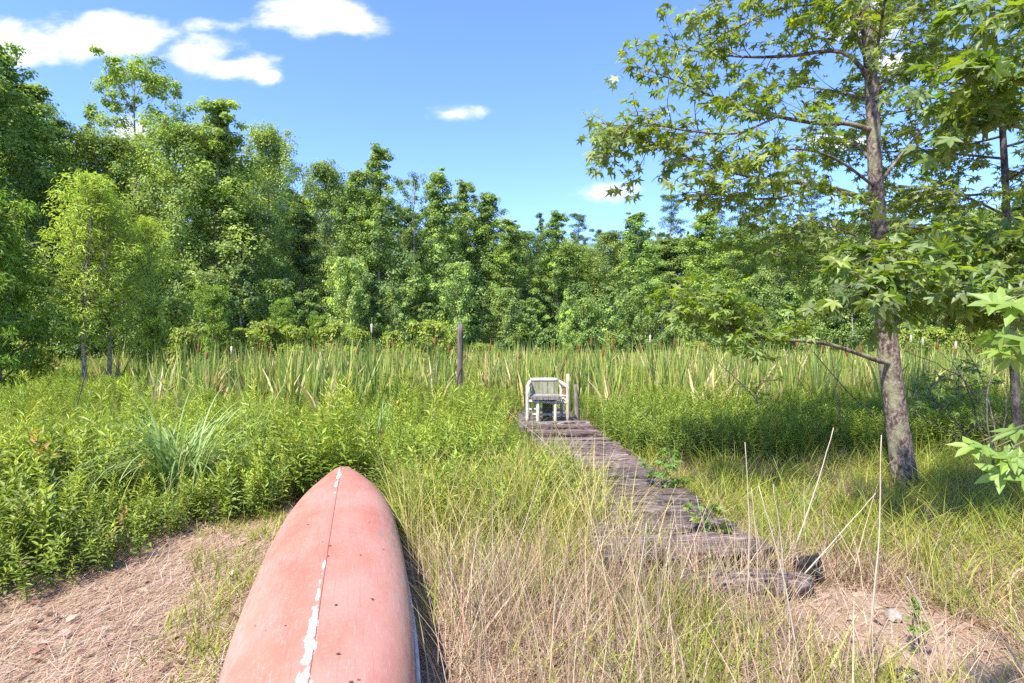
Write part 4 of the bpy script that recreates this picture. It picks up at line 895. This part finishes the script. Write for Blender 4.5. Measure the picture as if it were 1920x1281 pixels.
sh = [(318, 578, 15, 46, 'yellow-green shrub with peach tips right of the cypress saplings'), (345, 628, 14, 40, 'low bright shrub before the peach-tipped one'), (445, 622, 24, 46, 'bright shrub below the cone-shaped cypress'), (500, 612, 26, 40, 'bright shrub between the two cone-shaped cypresses'), (560, 618, 26, 36, 'bright shrub right below the second cypress'), (625, 615, 26, 36, 'bright shrub left of the fluffy tall cattail'), (672, 622, 24, 30, 'bright shrub beside the fluffy tall cattail'), (738, 630, 24, 30, 'low shrub between the fluffy cattail and the round shrub'), (800, 608, 22, 44, 'large round yellow-green shrub just left of the post'), (845, 635, 24, 26, 'small shrub behind the post'), (905, 648, 25, 24, 'small low shrub right of the post'), (1145, 630, 20, 20, 'thin upright yellow-green shrub among the cattails right of the chair'), (1305, 645, 22, 24, 'small shrub above the cattails under the maple-leaved branch'), (1690, 628, 22, 30, 'yellow-green shrub right of the sweetgum trunk'), (1745, 620, 23, 32, 'yellow-green shrub beside the brown cattail at right'), (1815, 618, 22, 34, 'yellow-green shrub before the dark gap at right'), (1880, 612, 21, 40, 'shrub at the right edge behind the near leaves'), (60, 650, 15, 50, 'low green shrub under the left-edge cypress')]
for q, (px, yt, d, hw, lab) in enumerate(sh):
    put_tree('shrub1' if q % 2 == 0 else 'shrub2', px, yt, d, hw, 'shrub', lab, 'shrub', 'yellow-green shrubs at the back of the marsh', (1.15, 1.1, .95))
# far wood closing the gaps
acc = Acc(); n = 60000; ang = rs.uniform(-1.15, 1.15, n); rr = rs.uniform(70, 84, n); x = np.sin(ang) * rr; y = np.cos(ang) * rr
hz = 12.5 + 3 * vnoise(ang * 20, ang * 0, 1, 3); z = hz * rs.rand(n) ** .8
nn_ = nrm(rs.randn(n, 3) + [0, -.6, .6]); d = nrm(np.cross(nn_, rs.randn(n, 3)))
scatter(acc, T_card, [np.array([[0, 1, 2, 3]])], np.stack([x, y, z], 1), frames(d, nn_), .75 * (.6 + .8 * rs.rand(n)), pick(GC + DC, [2, 2, 1, 2, 2, 2, 2], n))
tag(acc.build('distant_woods', M_leaf), 'mass of far-off green woods seen through gaps between the trees', 'woods', kind='stuff')

# ------------------------------------------------------------------ near sweetgums
def leafy(wood, leaf, pts, r0, r1, start=.15, tw=.55, step=.10, ls=.125, dens=1.0, cols=None, probs=None, detail=False, updir=.15, sub=True, end=1.0):
    n = max(6, int(np.linalg.norm(np.diff(np.asarray(pts), axis=0), axis=1).sum() / .09)); pp = bez(pts, n); tube(wood, pp, np.linspace(r0, r1, n), 6, (1, 1, 1), True, .12)
    L = np.linalg.norm(np.diff(pp, axis=0), axis=1).sum(); k = int(L * (1 - start) / step); side = 1; LP = []; LD = []
    def twig(o_, dv, ln, r, lvl):
        m_ = max(4, int(ln / .05)); q = [o_]; dd = dv.copy()
        for _ in range(m_ - 1):
            dd = nrm(dd + rs.randn(3) * .16 + np.array([0, 0, -.03])); q.append(q[-1] + dd * ln / (m_ - 1))
        q = np.array(q); tube(wood, q, np.linspace(r, .0015, m_), 4, (.8, .8, .8), False)
        s_ = 1
        for a in range(1, m_):
            if rs.rand() < .9 * dens:
                s_ = -s_; td = nrm(q[a] - q[a - 1]); sd_ = nrm(np.cross(td, [0, 0, 1.0]) + 1e-6)
                LP.append(q[a]); LD.append(nrm(td * .6 + sd_ * s_ * .9 + rs.randn(3) * .35))
            if rs.rand() < .3 * dens: LP.append(q[a]); LD.append(nrm(rs.randn(3)))
            if lvl < 1 and sub and a > 1 and rs.rand() < .34:
                td = nrm(q[a] - q[a - 1]); sd_ = np.cross(td, [0, 0, 1.0]); twig(q[a], nrm(td * .7 + sd_ * (1 if rs.rand() < .5 else -1) + rs.randn(3) * .25), ln * .45, r * .6, lvl + 1)
        LP.append(q[-1]); LD.append(nrm(dd + rs.randn(3) * .3)); LP.append(q[-1]); LD.append(nrm(dd + rs.randn(3) * .6))
    for a in range(k):
        f = start + (end - start) * (a + rs.rand()) / max(1, k); i0 = min(n - 2, int(f * (n - 1))); o_ = pp[i0] + (pp[i0 + 1] - pp[i0]) * (f * (n - 1) - i0); td = nrm(pp[i0 + 1] - pp[i0]); side = -side
        up = np.array([0, 0, 1.0]); sd_ = nrm(np.cross(td, up)); dv = nrm(td * .65 + sd_ * side * rs.uniform(.4, 1.1) + up * (updir + rs.randn() * .45)); twig(o_, dv, tw * rs.uniform(.5, 1.15) * (1.1 - .45 * f), .006, 0)
    twig(pp[-1], nrm(pp[-1] - pp[-2]), tw * .7, .005, 0)
    LP = np.array(LP); LD = np.array(LD); m_ = len(LP)
    pet = rs.uniform(.03, .08, m_) * ls / .125; LD[:, 2] -= .25; LD = nrm(LD); base_ = LP + LD * pet[:, None]
    # petioles as thin triangles strips
    nn_ = nrm(np.array([0, 0, 1.0]) + rs.randn(m_, 3) * .42)
    dl = nrm(LD + np.array([0, 0, -.35])); sz = ls * rs.uniform(.62, 1.2, m_) * 1.15
    c = pick(cols, probs, m_, .2)
    T_, F_ = (T_starD, F_starD) if detail else (T_star, F_star)
    scatter(leaf, T_, F_, base_, frames(dl, nn_), np.stack([sz * rs.uniform(.78, 1.08, m_), sz, sz * (rs.rand(m_) * 4.2 - .9)], 1), c)
    fr = frames(LD, nn_); Tp = np.array([(-.0012, 0, 0), (.0012, 0, 0), (.0012, 1, 0), (-.0012, 1, 0)]); scatter(leaf, Tp, [np.array([[0, 1, 2, 3]])], LP, fr, np.stack([np.ones(m_), pet + .01, np.ones(m_)], 1), c)
    return m_
SG = [(.135, .20, .036), (.18, .245, .042), (.235, .29, .042), (.095, .145, .036), (.14, .195, .06)]; SP_ = [3, 3, 2, 2, 1]
cnt = 0
ta_ = empty('sweetgum_tree', (float(P(1697, 915, 5.83)[0]), 5.83, 0)); tag(ta_, 'near sweetgum with a slender speckled grey trunk and star-shaped leaves at right', 'tree')
OA = np.array([P(1697, 915, 5.83)[0], 5.83, 0])
tk = Acc(); tp = [P(1700, 935, 5.83), P(1696, 905, 5.83), P(1683, 800, 5.83), P(1668, 680, 5.83), P(1657, 560, 5.83), P(1647, 420, 5.83), P(1640, 300, 5.82), P(1633, 150, 5.82), P(1622, 20, 5.8), P(1608, -120, 5.75), P(1600, -330, 5.7), P(1595, -520, 5.7)]
tk_r = [.150, .125, .102, .098, .088, .074, .066, .058, .050, .040, .026, .012]
tps = bez(tp, 60); tube(tk, tps - OA, np.interp(np.linspace(0, 1, 60), np.linspace(0, 1, 12), tk_r), 20, (1, 1, 1), False, .07)
tk.build('trunk', M_bark, ta_, True)
LA = Acc()
def shift(l): return [P(*q) - OA for q in l]
BR = [
 ([(1634,245,5.8),(1590,232,5.75),(1530,231,5.7),(1450,217,5.6),(1380,200,5.55),(1300,165,5.5),(1225,135,5.5)], .026, .006, .30, .60, .10, {}),
 ([(1628,140,5.8),(1575,97,5.8),(1480,105,6.0),(1400,107,6.1),(1335,100,6.2),(1260,90,6.2)], .024, .006, .2, .60, .10, {}),
 ([(1645,388,5.8),(1590,362,5.7),(1530,347,5.6),(1410,332,5.5),(1320,305,5.4),(1240,275,5.4),(1185,250,5.3)], .028, .006, .25, .60, .085, {}),
 ([(1540,350,5.62),(1450,372,5.3),(1370,368,5.1),(1310,362,5.0)], .014, .005, .2, .45, .09, {}),
 ([(1460,218,5.6),(1380,250,5.3),(1290,245,5.1),(1200,230,5.0),(1165,250,5.0)], .013, .005, .15, .5, .09, {}),
 ([(1626,115,5.8),(1600,50,5.7),(1585,-10,5.6),(1540,-120,5.4)], .020, .006, .1, .5, .12, {}),
 ([(1620,40,5.8),(1540,10,5.9),(1450,20,5.8),(1365,60,5.7)], .018, .005, .15, .55, .10, {}),
 ([(1615,-30,5.8),(1500,-50,5.6),(1400,-30,5.4),(1330,10,5.3)], .018, .005, .15, .55, .11, {}),
 ([(1632,90,5.8),(1685,10,5.9),(1720,-60,6.0)], .016, .005, .2, .5, .12, {}),
 ([(1655,335,5.82),(1710,265,6.1),(1750,225,6.3),(1820,190,6.6)], .016, .005, .25, .5, .11, {}),
 ([(1655,545,5.82),(1590,515,5.9),(1520,500,6.0),(1450,478,6.0),(1405,470,6.1)], .018, .005, .15, .42, .09, dict(cols=[(.13, .21, .026), (.17, .25, .028), (.09, .17, .03)], probs=[2, 2, 1])),
 ([(1650,470,5.8),(1600,440,5.6),(1540,425,5.4),(1480,440,5.3)], .014, .005, .15, .42, .09, {}),
 ([(1650,440,5.8),(1690,425,5.6),(1740,430,5.5),(1790,425,5.5)], .014, .005, .15, .42, .09, {}),
 ([(1635,300,5.8),(1600,270,6.8),(1560,260,7.8)], .02, .006, .25, .5, .11, {}),
 ([(1642,400,5.8),(1690,380,6.8),(1740,360,7.6)], .02, .006, .25, .5, .11, {}),
 ([(1632,190,5.8),(1560,170,6.6),(1470,160,7.4)], .02, .006, .25, .5, .12, {}),
 ([(1630,180,5.8),(1680,140,6.6),(1730,100,7.4)], .02, .006, .25, .5, .12, {}),
 ([(1630,160,5.8),(1650,60,5.0),(1680,-150,4.2)], .02, .006, .25, .5, .13, {}),
 ([(1640,350,5.8),(1570,300,5.3),(1500,280,4.9),(1440,290,4.7)], .016, .005, .4, .4, .11, {}),
 ([(1674,683,5.8),(1645,676,5.68),(1600,660,5.55),(1540,643,5.4),(1450,636,5.2),(1400,628,5.1),(1335,602,5.0),(1275,590,5.0)], .026, .006, .52, .50, .034, dict(cols=[(.15, .225, .03), (.19, .265, .034), (.12, .19, .04)], probs=[2, 2, 1], end=1.0, updir=.75)),
]
for k, (l, r0, r1, stt, tw, stp, kw) in enumerate(BR):
    wa = Acc(); kk = dict(cols=SG, probs=SP_); kk.update(kw); stp *= .86
    cnt += leafy(wa, LA, shift(l), r0, r1, stt, tw, stp, .102, 1.0, **kk); wa.build('branch', M_bark, ta_, True)
# upper crown above the frame
for k in range(14):
    f = k / 14; z0_ = 5.1 + f * 3.2; az = k * 2.4; wa = Acc(); o_ = np.array([np.interp(z0_, tps[:, 2], tps[:, 0]), np.interp(z0_, tps[:, 2], tps[:, 1]), z0_]) - OA
    L = 2.0 * (1 - f * .65); leafy(wa, LA, [o_, o_ + [math.cos(az) * L * .5, math.sin(az) * L * .5, .3], o_ + [math.cos(az) * L, math.sin(az) * L, .55]], .018, .005, .2, .5, .16, .125, .9, cols=SG, probs=SP_); wa.build('branch', M_bark, ta_, True)
LA.build('foliage', M_gum, ta_)

# second, darker-trunked tree at the right edge
OB = np.array([P(1907, 872, 6.9)[0], 6.9, 0]); tb_ = empty('sweetgum_tree', OB); tag(tb_, 'dark-trunked tree at the right edge whose fine leaves fill the upper right corner', 'tree')
tk = Acc(); tp = [P(1912, 890, 6.9), P(1906, 780, 6.9), P(1900, 650, 6.9), P(1890, 450, 6.9), P(1880, 250, 7.0), P(1862, 40, 7.0), P(1850, -200, 7.1), P(1845, -380, 7.1)]
tps = bez(tp, 40); tube(tk, tps - OB, np.linspace(.056, .018, 40), 14, (1, 1, 1), False, .08); tk.build('trunk', M_barkdark, tb_, True)
LB = Acc(); SB = [(.13, .185, .032), (.17, .225, .036), (.22, .265, .042), (.09, .135, .03)]
k = 0
for z0_ in np.linspace(2.6, 7.6, 36):
    k += 1; az = k * 2.4 + .3; L = 2.15 * (1 - .35 * (z0_ - 2.6) / 5); wa = Acc(); o_ = np.array([np.interp(z0_, tps[:, 2], tps[:, 0]), np.interp(z0_, tps[:, 2], tps[:, 1]), z0_]) - OB
    if math.cos(az) > .3 and k % 2: continue
    dy_ = math.sin(az) * L; 
    leafy(wa, LB, [o_, o_ + [math.cos(az) * L * .5, dy_ * .5, .12], o_ + [math.cos(az) * L, dy_, .1]], .016, .005, .12, .55, .11, .095, 1.0, cols=SB, probs=[3, 3, 2, 2], updir=.0); wa.build('branch', M_barkdark, tb_, True)
LB.build('foliage', M_gum, tb_)
# third tree: stands right of the frame, its low limbs reach in
OC = np.array([4.9, 4.3, 0]); tcx = empty('sweetgum_tree', OC); tag(tcx, 'near sweetgum whose large-leaved limbs reach in from the right side', 'tree')
tk = Acc(); tube(tk, bez([(0, 0, -.05), (.03, .02, 1.5), (-.02, .05, 3.5), (.02, .1, 6)], 30), np.linspace(.12, .03, 30), 14, (1, 1, 1), False, .07); tk.build('trunk', M_bark, tcx, True)
LC = Acc(); SC = [(.11, .18, .036), (.145, .215, .038), (.19, .25, .036), (.12, .175, .065)]
def sh2(l): return [np.array([0, 0, P(*l[0])[2]])] + [P(*q) - OC for q in l[1:]]
for l, stt, tw, stp, ls in (
 ([(2170,560,4.3),(2000,555,4.1),(1900,550,4.0),(1800,535,3.9),(1700,525,3.85),(1625,528,3.8)], .3, .36, .055, .125),
 ([(2170,500,4.3),(2000,500,4.3),(1900,490,4.2),(1800,478,4.2),(1700,470,4.2),(1640,480,4.2)], .3, .34, .06, .125),
 ([(2170,620,4.3),(2020,590,4.2),(1920,575,4.1),(1820,560,4.0)], .35, .30, .07, .125),
 ([(2170,430,4.3),(2000,425,4.3),(1930,430,4.2),(1870,448,4.1)], .4, .30, .07, .13),
 ([(2170,300,4.3),(2000,180,4.1),(1910,150,4.0),(1840,158,3.9),(1770,155,3.85)], .3, .40, .085, .125),
 ([(2170,350,4.3),(2000,270,4.2),(1920,240,4.1),(1850,235,4.0),(1800,240,4.0)], .35, .36, .09, .125),
 ([(2170,150,4.3),(2000,40,4.1),(1930,12,4.0),(1880,-10,3.9)], .3, .4, .09, .125),
 ([(2170,200,4.3),(2120,100,5.0),(2100,0,6.0)], .3, .5, .12, .125)):
    wa = Acc(); leafy(wa, LC, sh2(l), .022, .005, stt, tw, stp, ls, 1.0, cols=SC, probs=[3, 3, 2, 1.5], detail=True, updir=-.02); wa.build('branch', M_bark, tcx, True)
LC.build('foliage', M_gum, tcx)
# close sapling whose bright leaves hang at the right edge
OD = np.array([1.78, 1.75, 0]); td_ = empty('sweetgum_sapling', OD); tag(td_, 'young sweetgum sapling close to the camera with pale green leaves at the right edge', 'sapling')
tk = Acc(); tube(tk, bez([(0, 0, 0), (.02, 0, .7), (-.01, .01, 1.3), (.0, 0, 1.85)], 20), np.linspace(.014, .004, 20), 8, (1, 1, 1)); tk.build('trunk', M_barkdark, td_, True)
LD_ = Acc(); wd_ = Acc(); col = [(.17, .27, .045), (.20, .30, .05), (.15, .25, .05)]
cl = [(1885, 565, 1.66, .125, 3), (1900, 548, 1.7, .11, 1), (1872, 612, 1.62, .10, 2), (1905, 625, 1.60, .13, 3), (1890, 650, 1.62, .10, 2), (1838, 828, 1.6, .085, 3), (1868, 838, 1.62, .095, 3), (1892, 842, 1.6, .09, 3), (1903, 880, 1.6, .10, 2), (1925, 800, 1.65, .1, 2), (1935, 560, 1.7, .12, 3), (1940, 640, 1.7, .12, 3)]
for px, py, d, sz, n in cl:
    p_ = P(px, py, d) - OD; o_ = np.array([0, 0, p_[2] + .03]); tube(wd_, bez([o_, (o_ + p_) / 2 + [0, 0, .03], p_], 6), np.linspace(.004, .0015, 6), 5, (1.4, 1.5, .8))
    a_ = rs.rand(n) * 6.28; dl = nrm(np.stack([-.6 + np.cos(a_), -.2 + np.sin(a_) * .8, -.45 + rs.randn(n) * .2], 1)); pos = p_ + dl * .02
    scatter(LD_, T_starD, F_starD, pos, frames(dl, nrm(np.array([-.15, -.45, .9]) + rs.randn(n, 3) * .28)), np.full(n, sz) * (.8 + .35 * rs.rand(n)), pick(col, [1, 1, 1], n, .1))
wd_.build('twig', M_barkdark, td_, True); LD_.build('foliage', leafmat('leaf_young', .4, .06, .6, (1.2, 1.25, .5)), td_)

# small bushes and bare stems at right
def bush(px, py, d, h, w, lab, name='young_tree', cols=SC, ls=.08, mat=M_gum, nb=9, bark=M_barkdark):
    sr = min(1.0, h / .9)
    o_ = np.array([(px - 960) / F * d, d, 0]); e = empty(name, o_); tag(e, lab, 'sapling'); wa = Acc(); la = Acc()
    st_ = bez([(0, 0, 0), (rs.randn() * .05, 0, h * .5), (rs.randn() * .08, 0, h)], 12); tube(wa, st_, np.linspace(.014, .004, 12) * sr, 6)
    for k in range(nb):
        f = .3 + .7 * k / nb; o2 = st_[int(f * 11)]; az = k * 2.4; L = w * (1.15 - f * .6)
        leafy(wa, la, [o2, o2 + [math.cos(az) * L * .5, math.sin(az) * L * .5, .08], o2 + [math.cos(az) * L, math.sin(az) * L, .12]], .007 * sr, .003 * sr, .2, .22 * max(.3, sr), .09 * max(.4, sr), ls, 1.0, cols=cols, probs=[1] * len(cols))
    wa.build('trunk', bark, e, True); la.build('foliage', mat, e); return e
bush(1755, 850, 7.6, .95, .45, 'small maple-like sapling standing right of the sweetgum trunk', cols=[(.11, .19, .03), (.14, .22, .03)], ls=.09)
bush(1420, 800, 8.8, .95, .30, 'thin young sapling among the weeds left of the sweetgum trunk', cols=[(.14, .20, .03), (.17, .23, .03)], ls=.07, nb=6)
bush(1800, 690, 9.6, 1.1, .55, 'leafy young tree behind the bare twigs at right', cols=[(.12, .20, .03), (.15, .22, .04)], ls=.08)
bush(1258, 950, 5.2, .42, .14, 'small leafy weed growing up through the boardwalk planks', 'leafy_weed', [(.12, .22, .03)], .07, nb=4)
bush(1325, 1015, 4.0, .32, .10, 'little green weed near the boardwalk end', 'leafy_weed', [(.12, .22, .03), (.2, .24, .03)], .055, nb=3)
bush(1725, 1225, 2.75, .10, .03, 'tiny green seedling on the bare dirt', 'seedling', [(.16, .25, .04)], .032, nb=2)
e = empty('bare_shrub', (P(1868, 860, 6.4)[0], 6.4, 0)); tag(e, 'leafless dark shrub of thin crossing twigs at right, beside the dark trunk', 'shrub'); OE = np.array(e.location)
for l in ([(1868,862),(1850,800),(1815,720),(1770,690),(1690,655)], [(1870,862),(1838,800),(1800,700),(1760,660)], [(1872,862),(1862,790),(1840,710),(1800,640)], [(1875,862),(1885,780),(1890,700)], [(1870,862),(1820,835),(1760,800),(1700,770)], [(1880,862),(1900,820),(1930,790)], [(1868,860),(1850,770),(1860,690),(1850,620)], [(1866,860),(1800,800),(1740,740)]):
    w_ = Acc(); pts = [P(px, py, 6.4 + rs.randn() * .12) - OE for px, py in l]; pts[0][2] = -.02; b_ = bez(pts, 16); b_ += rs.randn(16, 3) * .006; tube(w_, b_, np.linspace(.011, .003, 16), 5)
    for q in range(5):
        i0 = rs.randint(4, 14); dv = nrm(b_[i0] - b_[i0 - 1] + rs.randn(3) * .7); tube(w_, [b_[i0], b_[i0] + dv * .12, b_[i0] + dv * .26 + rs.randn(3) * .03], [.004, .003, .0015], 4)
    w_.build('stem', M_barkdark, e, True)
for l, lab in (([(1645,790,7.6),(1590,735,7.4),(1525,660,7.2)], 'thin dark dead stick leaning left across the cattails before the sweetgum'), ([(1460,800,8.2),(1400,730,8.2),(1345,678,8.2)], 'thin brown stick leaning up to the left above the weeds'), ([(1578,830,7.4),(1572,760,7.4),(1558,660,7.4)], 'upright brown weathered stick left of the sweetgum trunk'), ([(135,790,9.5),(150,740,9.5),(165,680,9.5)], 'leaning grey stick in the weeds below the cypress saplings')):
    p0 = P(*l[0]); w_ = Acc(); base_ = np.array([p0[0], p0[1], 0]); pts = [np.zeros(3)] + [P(*q) - base_ for q in l]; tube(w_, bez(pts, 14), np.linspace(.016, .005, 14), 6, (1.3, 1.2, 1.1), True, .2)
    o = w_.build('dead_stick', M_barkdark, None, True); o.location = base_.tolist(); tag(o, lab, 'stick')
print('leaves', cnt)
